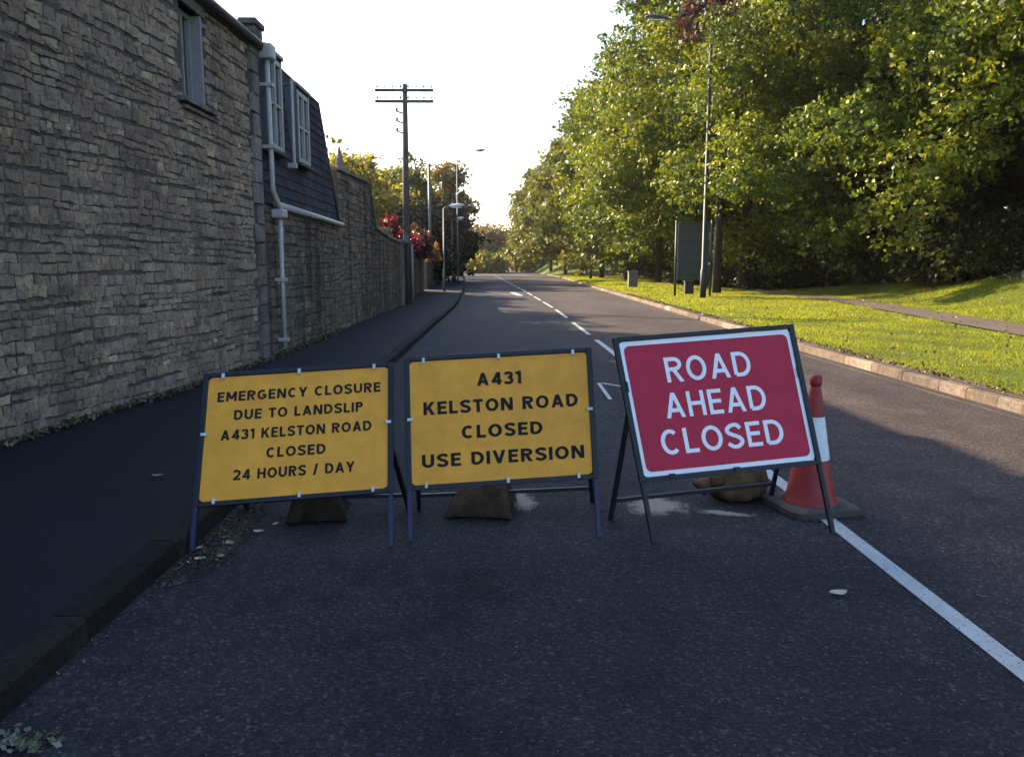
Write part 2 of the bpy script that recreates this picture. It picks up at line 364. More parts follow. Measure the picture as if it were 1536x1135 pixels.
# painted markings
def mark(pts, z=.004, mat='line', name='road_marking'):
    v = [(x, y, z) for x, y in pts]; return meshobj(name, v, [tuple(range(len(v)))], M[mat], road)
def dash(y0, y1, w=.10):
    n = max(1, int((y1 - y0) / 2)); L = []; Rr = []
    for i in range(n + 1):
        y = y0 + (y1 - y0) * i / n; L.append((clx(y) - w / 2, y)); Rr.append((clx(y) + w / 2, y))
    L = [(x + random.uniform(-.004, .004), y) for x, y in L]
    mark(L + Rr[::-1], name='centre_line_dash')
for a, b in [(-1.5, 6.3), (8.3, 11.2), (12.7, 16.7), (18.0, 21.9)]: dash(a, b)
y = 23.8
while y < 130: dash(y, y + 4.5); y += 6.0
# the arrow head just past the signs and the worn arrow further up the lane
def stroke(pts, w, mat='line', name='road_arrow'):
    for (a, b) in zip(pts[:-1], pts[1:]):
        a = Vector(a); b = Vector(b); n = (b - a).normalized(); p = Vector((-n.y, n.x)) * w / 2
        mark([a - p, b - p, b + p, a + p], .0045 if name == 'road_arrow' else .004, mat, name)
stroke([(1.27, 9.2), (1.29, 10.5)], .045); stroke([(1.33, 10.5), (1.90, 9.75)], .06)
stroke([(-1.35, 41.5), (-.2, 43.3), (.75, 42.8)], .35, 'line'); stroke([(1.0, 41.5), (.62, 46.5)], .32, 'line', 'arrow_stem')
stroke([(-1.3, 57), (0.1, 57.6)], .6, 'line_worn', 'worn_marking')

# ------------------------------------------------------------------ rubble walls
def stone_quad(mb, P, s0, s1, z0, z1, out, a, ragged=.012):
    """a rough stone: front face proud of the mortar, four bevelled flanks. P(s,z,out)->point"""
    j = lambda k=ragged: random.uniform(-k, k)
    q = [(s0 + j(), z0 + j()), (s1 + j(), z0 + j()), (s1 + j(), z1 + j()), (s0 + j(), z1 + j())]
    # six-sided outline for the bigger ones
    if s1 - s0 > .2: q = [q[0], ((s0 + s1) / 2 + j(.04), z0 + j()), q[1], q[2], ((s0 + s1) / 2 + j(.04), z1 + j()), q[3]]
    cs = sum(a_[0] for a_ in q) / len(q); cz = sum(a_[1] for a_ in q) / len(q); n = len(q)
    back = [P(s, z, -.03) for s, z in q]; bv = .006
    front = []
    for s, z in q:
        ds = cs - s; dz = cz - z; L = math.hypot(ds, dz) + 1e-6
        front.append(P(s + ds / L * bv * 1.6, z + dz / L * bv * 1.2, out + j(.006)))
    c = P(cs + j(.02), cz + j(.01), out + random.uniform(.0, .005))
    v = back + front + [c]
    f = [(i, (i + 1) % n, n + (i + 1) % n, n + i) for i in range(n)] + [(n + i, n + (i + 1) % n, 2 * n) for i in range(n)]
    mb.add(v, f, a)
def courses(s0, s1, z0, z1, hmin, hmax, wmin, wmax, skip=None):
    z = z0; out = []
    while z < z1 - .03:
        h = min(random.uniform(hmin, hmax), z1 - z)
        s = s0 - random.uniform(0, wmin)
        ph = random.uniform(0, 6)
        while s < s1:
            wd = random.uniform(wmin, wmax) * (1.25 if h > (hmin + hmax) / 2 else .9)
            wob = lambda q: .016 * math.sin(q * 1.7 + ph) + .01 * math.sin(q * 4.1 + ph * 2)
            a, b = max(s, s0), min(s + wd, s1)
            if b - a > .04:
                zz0, zz1 = z + wob(a), z + h + wob(a)
                if random.random() < .18 and h > .12 and wd < .3:
                    zm = (zz0 + zz1) / 2 + random.uniform(-.02, .02); L = [(a, b, zz0, zm), (a, b, zm, zz1)]
                else: L = [(a, b, zz0, zz1)]
                for q in L:
                    if not (skip and skip(*q)): out.append(q)
            s += wd
        z += h
    return out
def wallP(off=0.0):
    def P(s, z, out):
        dx = (wl(s + .3) - wl(s - .3)) / .6; L = math.hypot(1, dx)
        return (wl(s) + off + out / L, s - out * dx / L, z)
    return P
P0 = wallP()
# --- stone house on the left
house = thing('stone_house', 'tall dark rubble stone house wall close on the left, one narrow window under its gutter', 'house', (-6, 5, 0))
def child(o, par):
    o.parent = par; o.matrix_parent_inverse = Matrix.Translation(-Vector(par.location)) if par.rotation_euler.z == 0 else par.matrix_world.inverted(); return o
HY0, HY1, HT = -8, 12.35, 4.68
WY0, WY1, WZ0, WZ1 = 9.70, 10.26, 3.47, 4.54
mb = MB()     # solid shell of the house with the window opening left free
def wallslab(mb, y0, y1, z0, z1, depth=.45, n=8):
    for i in range(n):
        a = y0 + (y1 - y0) * i / n; b = y0 + (y1 - y0) * (i + 1) / n
        v = [(wl(a) - depth, a, z0), (wl(a) - .012, a, z0), (wl(b) - .012, b, z0), (wl(b) - depth, b, z0)]
        v += [(x, y_, z1) for x, y_, _ in v]
        f = [(1, 2, 6, 5), (0, 4, 7, 3), (0, 3, 2, 1), (4, 5, 6, 7)]
        if i == 0: f.append((0, 1, 5, 4))
        if i == n - 1: f.append((2, 3, 7, 6))
        mb.add(v, f)
wallslab(mb, HY0, WY0, 0, HT, n=20); wallslab(mb, WY0, WY1, 0, WZ0, n=2); wallslab(mb, WY0, WY1, WZ1, HT, n=2); wallslab(mb, WY1, HY1, 0, HT, n=5)
mb.box(-12, -11.6, HY0, HY1, 0, HT); mb.box(-12, wl(HY1) - .46, HY1 - .4, HY1 - .02, 0, HT); mb.box(-12, wl(HY0) - .46, HY0, HY0 + .4, 0, HT)
child(mb.build('wall', M['mortar'], None), house)
sk = lambda a, b, c, d: (b > WY0 - .02 and a < WY1 + .02 and d > WZ0 - .07 and c < WZ1 + .14) or (b > 11.98)
st = courses(1.5, HY1, .12, HT - .02, .05, .118, .07, .22, sk)
def proj_size(q):
    s = (q[0] + q[1]) / 2; x = wl(s); 
    if s < 3.6: return 0
    return (q[1] - q[0]) * abs(x) / (s * s) * (q[3] - q[2]) / s
def visible(q):
    s, z = q[1], q[2]
    u = wl(s) / s; 
    return u > -.67 and (z - 1.55) / s < .36
cand = sorted([q for q in st if visible(q)], key=proj_size, reverse=True)[:300]
cs_ = set(cand); rest = MB()
for q in st:
    a = min(1, max(0, random.gauss(.48, .22))); out = random.uniform(.0, .009) if random.random() > .04 else -.008
    tgt = MB() if q in cs_ else rest
    stone_quad(tgt, P0, q[0] + .005, q[1] - .005, q[2] + .0035, q[3] - .0035, out, a, .013)
    if q in cs_: child(tgt.build('stone', M['stone'], None, attr=True), house)
o = child(rest.build('small_rubble_stones', M['stone'], None, attr=True), house); o['kind'] = 'stuff'
# corner quoins, lintel and sill
z = .1
while z < HT - .1:
    h = random.uniform(.24, .34); h = min(h, HT - z); l = random.choice((.22, .36)); mb = MB()
    stone_quad(mb, P0, HY1 - l, HY1, z + .006, z + h - .006, .03, random.uniform(.2, .6), .004)
    child(mb.build('quoin', M['dressed'], None, attr=True), house); z += h
def wbox(name, y0, y1, z0, z1, x0, x1, mat, par, bev=.006):
    mb = MB(); xb = wl((y0 + y1) / 2); mb.box(xb + x0, xb + x1, y0, y1, z0, z1)
    o = mb.build(name, M[mat] if isinstance(mat, str) else mat, None); child(o, par)
    if bev: bevel(o, bev)
    return o
wbox('lintel', WY0 - .15, WY1 + .15, WZ1, WZ1 + .13, -.1, .03, 'dressed', house)
win = wbox('window', WY0 + .002, WY1 - .002, WZ0 + .005, WZ1 - .003, -.20, -.15, 'glass_dark', house, 0)
def sub(name, mbuild, mat, par, grand):
    o = mbuild.build(name, mat, None); o.parent = par; return o
xw = wl((WY0 + WY1) / 2)
mb = MB(); 
for a, b in ((WY0 + .004, WY0 + .06), (WY1 - .064, WY1 - .004), ((WY0 + WY1) / 2 - .02, (WY0 + WY1) / 2 + .02)): mb.box(xw - .15, xw - .10, a, b, WZ0 + .006, WZ1 - .004)
for a, b in ((WZ0 + .01, WZ0 + .06), (WZ1 - .06, WZ1 - .01)): mb.box(xw - .148, xw - .103, WY0 + .062, WY1 - .066, a, b)
sub('frame', mb, M['greyframe'], win, house)
mb = MB(); mb.box(xw - .14, xw + .015, WY1 - .003, WY1 + .05, WZ0, WZ1); child(mb.build('window_reveal', M['greyframe'], None), house)
wbox('window_sill', WY0 - .18, WY1 + .28, WZ0 - .055, WZ0 + .003, -.2, .085, 'dressed', house)
wbox('sill_course', WY0 - .12, WY1 + .42, WZ0 - .125, WZ0 - .085, -.05, .05, 'dressed', house)
# eaves, gutter, roof
mb = MB(); gy = [(-8, 0)] 
pts = [(wl(y_) + .10, y_, 4.73) for y_ in np.linspace(HY0, HY1 - .1, 12)]
mb.tube(pts, .055, 8); child(mb.build('gutter', M['metaldark'], None, True), house)
mb = MB()
for i in range(12):
    a = HY0 + (HY1 - .02 - HY0) * i / 12; b = HY0 + (HY1 - .02 - HY0) * (i + 1) / 12
    v = [(wl(a) - .01, a, 4.66), (wl(a) + .045, a, 4.66), (wl(b) + .045, b, 4.66), (wl(b) - .01, b, 4.66)]; v += [(x, y_, 4.80) for x, y_, _ in v]
    mb.add(v, [(0, 3, 2, 1), (1, 2, 6, 5), (0, 1, 5, 4), (2, 3, 7, 6)])
child(mb.build('fascia', M['metaldark'], None), house)
# roof: slates laid in rows
def slate_rows(mb, A, B, C, D, rows, per, lift=.018, th=.012):
    """A,B eaves ends; D,C ridge ends"""
    A, B, C, D = map(Vector, (A, B, C, D)); nrm = (B - A).cross(D - A).normalized()
    if nrm.z < 0 and abs(nrm.z) > .3: nrm = -nrm
    elif abs(nrm.z) <= .3 and nrm.x < 0: nrm = -nrm
    for r in range(rows):
        t0, t1 = r / rows, (r + 1.15) / rows; t1 = min(t1, 1.0)
        off = .5 * (r % 2)
        for k in range(-1, per):
            s0 = max(0, (k + off) / per + .0006); s1 = min(1, (k + 1 + off) / per - .0006)
            if s1 - s0 < .002: continue
            e = lambda s, t, h: (A.lerp(B, s)).lerp(D.lerp(C, s), t) + nrm * h
            q = random.uniform(-.003, .004)
            v = [e(s0, t0, lift + q), e(s1, t0, lift + q), e(s1, t1, .002), e(s0, t1, .002), e(s0, t0, .0), e(s1, t0, .0)]
            mb.add(v, [(0, 1, 2, 3), (4, 5, 1, 0)], min(1, max(0, random.gauss(.5, .2))))
RX, RZ = -8.2, 7.85
mb = MB()
mb.add([(wl(HY0) + .07, HY0, 4.80), (wl(HY1) + .07, HY1 - .05, 4.80), (RX, HY1 - .05, RZ), (RX, HY0, RZ), (-12.3, HY0, 4.7), (-12.3, HY1 - .05, 4.7)],
       [(0, 1, 2, 3), (3, 2, 5, 4), (1, 5, 2), (0, 3, 4)])
rf = child(mb.build('roof', M['slate_roof'], None), house)
mb = MB(); slate_rows(mb, (wl(3) + .09, 3, 4.80), (wl(HY1) + .09, HY1 - .3, 4.80), (RX, HY1 - .3, RZ), (RX, 3, RZ), 22, 40)
o = sub('roof_slates', mb, M['slate_roof'], rf, house); o['kind'] = 'stuff'
# parapet with its kneeler at the gable end
mb = MB()
mb.add([(wl(HY1) - .1, HY1 - .3, 4.7), (wl(HY1) - .1, HY1 + .02, 4.7), (wl(HY1) - .1, HY1 - .3, 4.98), (wl(HY1) - .1, HY1 + .02, 4.98),
        (RX, HY1 - .3, RZ + .02), (RX, HY1 + .02, RZ + .02), (RX, HY1 - .3, RZ + .2), (RX, HY1 + .02, RZ + .2)],
       [(0, 1, 3, 2), (2, 3, 7, 6), (1, 5, 7, 3), (0, 2, 6, 4), (0, 4, 5, 1)])
child(mb.build('gable_coping', M['dressed'], None), house)
wbox('kneeler', HY1 - .34, HY1 + .04, 4.68, 4.94, -.1, .10, 'dressed', house, .02)
wbox('kneeler_cap', HY1 - .38, HY1 + .07, 4.943, 5.03, -.13, .13, 'dressed', house, .015)

# --- slate-hung house next to it
h2 = thing('slate_hung_house', 'rubble stone house with dark slate hung upper storey and two tall white dormer windows', 'house', (-6, 15, 0))
Y0, Y1 = 12.37, 18.1
mb = MB(); wallslab(mb, Y0, Y1, 0, 2.46, n=8)
mb.add([(-3.64, Y0, 2.46), (-3.64, Y1, 2.46), (-9.0, Y1, 2.46), (-9.0, Y0, 2.46), (-3.86, Y0, 4.94), (-3.86, Y1 - .55, 4.90), (-9.0, Y1 - .55, 4.90), (-9.0, Y0, 4.94)],
       [(0, 1, 5, 4), (1, 2, 6, 5), (2, 3, 7, 6), (3, 0, 4, 7), (4, 5, 6, 7), (0, 3, 2, 1)])
mb.box(-9, -8.7, Y0, Y1, 0, 2.45); mb.box(-9, -4.06, Y1 - .3, Y1 - .01, 0, 2.45)
child(mb.build('wall', M['mortar'], None), h2)
rest = MB()
for q in courses(Y0 + .02, Y1, .12, 2.40, .07, .15, .10, .36):
    stone_quad(rest, P0, q[0] + .009, q[1] - .009, q[2] + .006, q[3] - .006, random.uniform(.004, .03), min(1, max(0, random.gauss(.42, .22))), .009)
o = child(rest.build('rubble_stones', M['stone2'], None, attr=True), h2); o['kind'] = 'stuff'
mb = MB(); slate_rows(mb, (-3.635, Y0 + .01, 2.50), (-3.635, Y1, 2.50), (-3.855, Y1 - .55, 4.90), (-3.855, Y0 + .01, 4.94), 14, 22, .02)
o = child(mb.build('hung_slates', M['slate_hung'], None, attr=True), h2); o['kind'] = 'stuff'
mb = MB(); mb.tube([(-3.60, Y1 + .02, 2.46), (-3.86, Y1 - .53, 4.92)], .03, 6); child(mb.build('verge_trim', M['metaldark'], None, True), h2)
mb = MB(); mb.tube([(-3.86, Y0 - .0, 4.96), (-3.86, Y0 + 2.7, 4.93), (-3.86, Y1 - .53, 4.92)], .035, 6); child(mb.build('top_trim', M['metaldark'], None, True), h2)
def dormer(y0, y1, z0, z1, depth, x=-3.60):
    w_ = MB(); w_.box(x - .5, x - .035, y0 + .03, y1 - .03, z0 + .03, z1 - .03)
    wo_ = child(w_.build('window', M['glass_dark'], None), h2)
    mb = MB()
    for a, b in ((y0, y0 + .075), (y1 - .075, y1), ((y0 + y1) / 2 - .03, (y0 + y1) / 2 + .03)): mb.box(x - .06, x + .012, a, b, z0, z1)
    for a, b in ((z0 + .002, z0 + .08), (z1 - .08, z1 - .002), ((z0 + z1) / 2 - .02, (z0 + z1) / 2 + .02)): mb.box(x - .055, x + .006, y0 + .076, (y0 + y1) / 2 - .031, a, b); mb.box(x - .055, x + .006, (y0 + y1) / 2 + .031, y1 - .076, a, b)
    sub('frame', mb, M['white'], wo_, h2)
    mb = MB(); mb.box(x - .6, x - .0, y0 - .05, y0 - .002, z0 - .04, z1 + .05); mb.box(x - .6, x - .0, y1 + .002, y1 + .05, z0 - .04, z1 + .05); mb.box(x - .6, x + .03, y0 - .07, y1 + .07, z1 + .052, z1 + .11)
    sub('cheeks', mb, M['metalgrey'], wo_, h2)
    mb = MB(); mb.box(x - .1, x + .07, y0 - .06, y1 + .08, z0 - .07, z0 - .02); sub('sill', mb, M['metaldark'], wo_, h2)
dormer(12.88, 13.72, 3.38, 4.80, .1); dormer(14.72, 15.56, 3.38, 4.62, .1)
mb = MB(); mb.tube([(-3.50, 13.97, 3.25), (-3.50, 13.97, 4.62)], .03, 8); mb.box(-3.6, -3.46, 13.92, 14.02, 3.18, 3.26); child(mb.build('white_vent_pipe', M['pvc'], None, False), h2)
mb = MB(); mb.tube([(-3.53, 12.85, 2.50), (-3.53, Y1, 2.44)], .055, 8); child(mb.build('gutter', M['pvc'], None, True), h2)
# rain pipe with its two hoppers
dp = thing('downpipe', 'white plastic downpipe with two hoppers on the corner between the two houses', 'downpipe', (-3.50, 12.5, .1))
def dchild(n, mb, mat='pvc', sm=True): return child(mb.build(n, M[mat], None, sm), dp)
mb = MB(); mb.box(-3.60, -3.38, 12.40, 12.66, 4.58, 4.80); o = dchild('hopper', mb, sm=False); bevel(o, .03, 3)
mb = MB(); mb.tube([(-3.49, 12.52, 4.6), (-3.49, 12.55, 2.72), (-3.48, 12.6, 2.62), (-3.47, 12.84, 2.46), (-3.47, 12.86, 2.42)], .038, 10); dchild('upper_pipe', mb)
mb = MB(); mb.tube([(-3.48, 12.86, 2.30), (-3.48, 12.86, .24)], .036, 10); dchild('lower_pipe', mb)
mb = MB(); mb.box(-3.59, -3.38, 12.74, 12.98, 2.28, 2.42); o = dchild('hopper', mb, sm=False); bevel(o, .03, 3)
for zz in (.35, 1.3, 3.3, 4.2):
    mb = MB(); mb.box(-3.60, -3.41, 12.80 if zz < 2 else 12.47, 12.92 if zz < 2 else 12.6, zz, zz + .05); dchild('bracket', mb, sm=False)

# --- boundary walls
def TOP(y):
    return interp([(18.1, 3.62), (22.35, 3.75), (22.9, 3.0), (23.3, 2.58), (26, 2.42), (29, 2.33), (41, 2.46), (47, 2.42), (80, 2.3)], y)
def garden_wall(label, y0, y1, hmin=.08, hmax=.16, maxs=None, mat='stone2'):
    t = thing('garden_wall', label, 'wall', (wl(y0), y0, .1))
    n = max(2, int((y1 - y0) / .6)); mb = MB()
    for i in range(n):
        a = y0 + (y1 - y0) * i / n; b = y0 + (y1 - y0) * (i + 1) / n
        v = [(wl(a) - .4, a, 0), (wl(a) - .012, a, 0), (wl(b) - .012, b, 0), (wl(b) - .4, b, 0), (wl(a) - .4, a, TOP(a)), (wl(a) - .012, a, TOP(a)), (wl(b) - .012, b, TOP(b)), (wl(b) - .4, b, TOP(b))]
        f = [(1, 2, 6, 5), (0, 4, 7, 3), (4, 5, 6, 7)]
        if i == 0: f.append((0, 1, 5, 4))
        if i == n - 1: f.append((2, 3, 7, 6))
        mb.add(v, f)
    child(mb.build('wall_core', M['mortar'], None), t)
    rest = MB(); sk = lambda a, b, c, d: d > TOP((a + b) / 2) - .02
    for q in courses(y0, y1, .12, 3.75, hmin, hmax, .12, .42, sk):
        stone_quad(rest, P0, q[0] + .01, q[1] - .01, q[2] + .007, q[3] - .007, random.uniform(.004, .03), min(1, max(0, random.gauss(.45, .22))), .009)
    o = child(rest.build('wall_stones', M[mat], None, attr=True), t); o['kind'] = 'stuff'
    mb = MB(); y_ = y0
    while y_ < y1 - .05:
        b = min(y1, y_ + random.uniform(.45, .8)); L = []
        for yy in (y_ + .006, b - .006):
            for dx, dz in ((.05, 0.0), (.05, .05), (-.18, .10), (-.43, .05), (-.43, 0.0)): L.append((wl(yy) + dx, yy, TOP(yy) + dz + .003))
        mb.add(L, [(i, i + 1, i + 6, i + 5) for i in range(4)] + [(0, 4, 3, 2, 1), (5, 6, 7, 8, 9), (4, 0, 5, 9)], random.random()); y_ = b
    o = child(mb.build('coping_stones', M['dressed'], None, attr=True), t); o['kind'] = 'stuff'
    return t
garden_wall('tall rubble garden wall with dark streaks stepping down beyond the slate hung house', 18.12, 28.9)
garden_wall('low rubble garden wall under the red creeper past the telegraph pole', 30.35, 44.5, .1, .2)
garden_wall('distant low stone wall beyond the gateway under the dark trees', 49.5, 78, .15, .3)
def pier(y0, w_, h, label):
    t = thing('gate_pier', label, 'pier', (wl(y0), y0 + w_ / 2, .1)); x = wl(y0) - .4
    mb = MB(); mb.box(x, x + .46, y0, y0 + w_, 0, h); child(mb.build('shaft', M['dressed'], None, attr=True), t)
    mb = MB(); mb.box(x - .05, x + .52, y0 - .05, y0 + w_ + .05, h + .002, h + .1); o = child(mb.build('cap', M['dressed'], None, attr=True), t); bevel(o, .02)
    return t
pier(29.0, .55, 2.36, 'pale dressed stone pier at the end of the tall wall left of the telegraph pole')
pier(44.6, .55, 2.46, 'narrow stone pier at the gateway under the orange foliage')
pier(48.6, .55, 2.46, 'far stone pier beyond the dark gateway')
# dark ivy streaks hanging on the tall wall
def hanging(name, label, y0, y1, ztop, zbot, n, mat):
    V = []; 
    t = thing(name, label, 'creeper', (wl(y0), y0, .1))
    s = rng.uniform(0, 1, n); ht = rng.power(1.5, n)
    yy = y0 + (y1 - y0) * (s * ht + (1 - ht) * .75); zz = zbot + (ztop - zbot) * ht
    c = np.stack([np.array([wl(q) for q in yy]) + .04 + rng.uniform(0, .05, n), yy, zz], 1)
    V = leaf_quads(c, .055); o = npmesh('foliage', V, 4, M[mat], None, rng.uniform(0, 1, n)); child(o, t); o['kind'] = 'stuff'; return t
def leaf_quads(c, size, flat=0.0, sizevar=.35, aspect=.6):
    n = len(c); a = rng.normal(size=(n, 3)); a[:, 2] *= (1 - flat * .6); a /= np.linalg.norm(a, axis=1)[:, None]
    b = rng.normal(size=(n, 3)); b[:, 2] *= (1 - flat); b -= a * (a * b).sum(1)[:, None]; b /= np.linalg.norm(b, axis=1)[:, None]
    s = size * (1 + rng.uniform(-sizevar, sizevar, n))[:, None]
    tip = c + a * s; base = c - a * s; l = c + b * s * aspect - a * s * .15; r = c - b * s * aspect - a * s * .15
    return np.stack([base, r, tip, l], 1).reshape(-1, 3)
# finial and weathered gable cap on the tall wall
fn = thing('stone_finial', 'pointed stone finial standing on the tall garden wall', 'finial', (-3.82, 19.5, 3.66))
mb = MB(); mb.lathe([(.26, 0), (.26, .06), (.18, .12), (.10, .22), (.075, .4), (.05, .42), (.03, .62), (.0, .72)], 10); mb.build('spike', M['dressed'], fn, attr=True)
ae = thing('roof_aerial', 'small television aerial behind the slate hung house', 'aerial', (-4.6, 18.9, 3.0))
mb = MB(); mb.tube([(0, 0, 0), (0, 0, 1.3)], .015, 6); mb.build('mast', M['metalgrey'], ae)
mb = MB(); mb.tube([(-.2, -.35, 1.0), (.2, .35, 1.0)], .012, 6)
for k in range(6):
    q = -.3 + .12 * k; mb.tube([(q * .57 - .12, q + .07, 1.0), (q * .57 + .12, q - .07, 1.0)], .008, 4)
mb.build('boom', M['metalgrey'], ae)
# low house roof behind the wall
sh = thing('garden_outbuilding', 'low outbuilding with blue slate roof rising behind the garden wall', 'outbuilding', (-6, 29, 0))
mb = MB(); mb.box(-8.6, -4.5, 25.6, 33.0, 0, 2.6); child(mb.build('wall', M['render'], None), sh)
mb = MB(); mb.add([(-4.3, 25.4, 2.6), (-4.3, 33.2, 2.6), (-6.5, 33.2, 4.1), (-6.5, 25.4, 4.1), (-8.8, 25.4, 2.6), (-8.8, 33.2, 2.6)], [(0, 1, 2, 3), (3, 2, 5, 4), (0, 3, 4), (1, 5, 2)])
rf2 = child(mb.build('roof', M['slate_roof'], None), sh)
mb = MB(); slate_rows(mb, (-4.28, 25.4, 2.6), (-4.28, 33.2, 2.6), (-6.5, 33.2, 4.1), (-6.5, 25.4, 4.1), 14, 26); o = sub('slates', mb, M['slate_roof'], rf2, sh); o['kind'] = 'stuff'

# ------------------------------------------------------------------ poles and lamps
tp = thing('telegraph_pole', 'tall dark wooden telegraph pole with two crossarms at the garden wall', 'telegraph pole', (-3.62, 31.2, .1))
mb = MB(); mb.tube([(0, 0, -.1), (.0, 0, 4), (.02, 0, 8.15)], [.15, .13, .095], 10); mb.build('pole', M['wood'], tp, True)
for zz in (7.86, 7.46):
    mb = MB(); mb.box(-1.08, 1.10, -.14, -.06 + .0, zz, zz + .10); ca = mb.build('crossarm', M['wood'], tp)
    for k in range(8):
        x = -1.0 + k * .29
        mb = MB(); mb.tube([(x, -.10, zz + .10), (x, -.10, zz + .16)], .012, 6); mb.tube([(x, -.10, zz + .15), (x, -.10, zz + .19), (x, -.10, zz + .24)], [.035, .04, .02], 8); mb.build('insulator', M['clip' if k % 3 else 'metaldark'], ca)
for zz in (7.1, 6.75, 6.38):
    mb = MB(); mb.bar((-.08, 0, zz), (-.32, 0, zz + .08), .05); mb.tube([(-.29, 0, zz + .06), (-.29, 0, zz + .20)], .045, 6); mb.build('side_bracket', M['metaldark'], tp)
mb = MB(); mb.tube([(.19, -.05, 0), (.19, -.05, 2.25)], .05, 8); mb.build('cable_guard', M['greyframe'], tp, True)
mb = MB(); mb.box(-.10, .10, -.20, -.15, 2.3, 2.6); mb.build('sign_plate', M['metalgrey'], tp)

def lamp(name, label, loc, H_, arm, mat, head=.55, group=None, rise=.15, headmat='lampwhite', rad=.05):
    t = thing(name, label, 'street lamp', loc, 0, group)
    mb = MB(); mb.tube([(0, 0, -.1), (0, 0, 1.2), (0, 0, 1.25), (0, 0, H_)], [rad * 1.35, rad * 1.35, rad, rad * .65], 10); mb.build('column', M[mat], t, True)
    s = 1 if arm > 0 else -1
    mb = MB(); mb.tube([(0, 0, H_ - .05), (arm * .3, 0, H_ + rise * .6), (arm, 0, H_ + rise)], [.04, .032, .03], 8); mb.build('arm', M[mat], t, True)
    hd = MB(); x0 = arm - s * .05; x1 = arm + s * head; z0 = H_ + rise
    prof = [(0, .05, .05), (.2, .10, .09), (.6, .15, .12), (1, .07, .05)]; vs = []; n = 10
    for u_, ww, hh in prof:
        for k in range(n):
            a_ = 2 * math.pi * k / n; vs.append((x0 + (x1 - x0) * u_, ww * math.cos(a_), z0 + .02 + u_ * .05 + hh * math.sin(a_) * (.6 if math.sin(a_) < 0 else 1)))
    hd.add(vs, [(i * n + k, i * n + (k + 1) % n, (i + 1) * n + (k + 1) % n, (i + 1) * n + k) for i in range(3) for k in range(n)] + [tuple(range(n)), tuple(3 * n + k for k in range(n))])
    l = hd.build('lantern', M[headmat], t, True)
    mb = MB(); mb.box(min(x0, x1) + .12, max(x0, x1) - .1, -.08, .08, z0 - .08, z0 - .05); mb.build('lamp_glass', M['sleeve'], l)
    return t
lamp('street_lamp', 'short street lamp with a bright white lantern over the left pavement', (-3.18, 45, .1), 4.55, .35, 'metalgrey', .75, rise=.12)
lamp('street_lamp', 'tall thin street lamp rising above the left trees, its lantern on a long arm', (-3.33, 62, .1), 9.75, 1.5, 'metalgrey', .65, rise=.2, headmat='metalgrey')
lamp('street_lamp', 'distant low street lamp in front of the dark tree', (-4.1, 68, .1), 5.2, .5, 'metalgrey', .5, rise=.1)
lamp('street_lamp', 'tall lamp column on the right verge half hidden by leaves', (8.85, 35.2, gz(8.85, 35.2)), 11.35, -1.95, 'metaldark', .85, rise=.3, headmat='metaldark', rad=.10)
wp = thing('wooden_pole', 'pale distant wooden pole among the trees on the left', 'pole', (-4.9, 56, .1))
mb = MB(); mb.tube([(0, 0, -.1), (0, 0, 8.3)], [.13, .09], 8); mb.build('shaft', M['metalgrey'], wp, True)

# back of a direction sign on two posts
ds = thing('direction_sign', 'back of a tall grey green direction sign on dark posts on the verge', 'road sign', (8.8, 37, gz(8.8, 37)))
mb = MB(); mb.box(-.72, .72, .0, .03, .75, 3.35); mb.build('panel', M['boardback'], ds)
for zz in (.95, 1.45, 1.95, 2.45, 2.95, 3.25): 
    mb = MB(); mb.box(-.70, .70, -.04, -.002, zz, zz + .05); mb.build('rail', M['metaldark'], ds)
for x in (-.80, .82):
    mb = MB(); mb.tube([(x, -.02, -.1), (x, -.02, 3.45)], .055, 8); mb.build('post', M['metaldark'], ds, True)
cb = thing('utility_cabinet', 'small black utility cabinet at the foot of the direction sign', 'cabinet', (9.25, 39.6, gz(9.25, 39.6)))
mb = MB(); mb.box(-.22, .22, -.15, .15, 0, .62); bevel(mb.build('body', M['metaldark'], cb), .02); mb = MB(); mb.box(-.25, .25, -.18, .18, .622, .66); bevel(mb.build('lid', M['metaldark'], cb), .01)
cb = thing('utility_cabinet', 'grey utility cabinet standing alone in the verge grass', 'cabinet', (8.5, 52, gz(8.5, 52)))
mb = MB(); mb.box(-.30, .30, -.2, .2, 0, .98); bevel(mb.build('body', M['cabinet'], cb), .02); mb = MB(); mb.box(-.34, .34, -.24, .24, .982, 1.06); bevel(mb.build('lid', M['cabinet'], cb), .02)
mb = MB(); mb.box(-.005, .005, -.21, -.2005, .08, .9); mb.build('door_gap', M['metaldark'], cb)

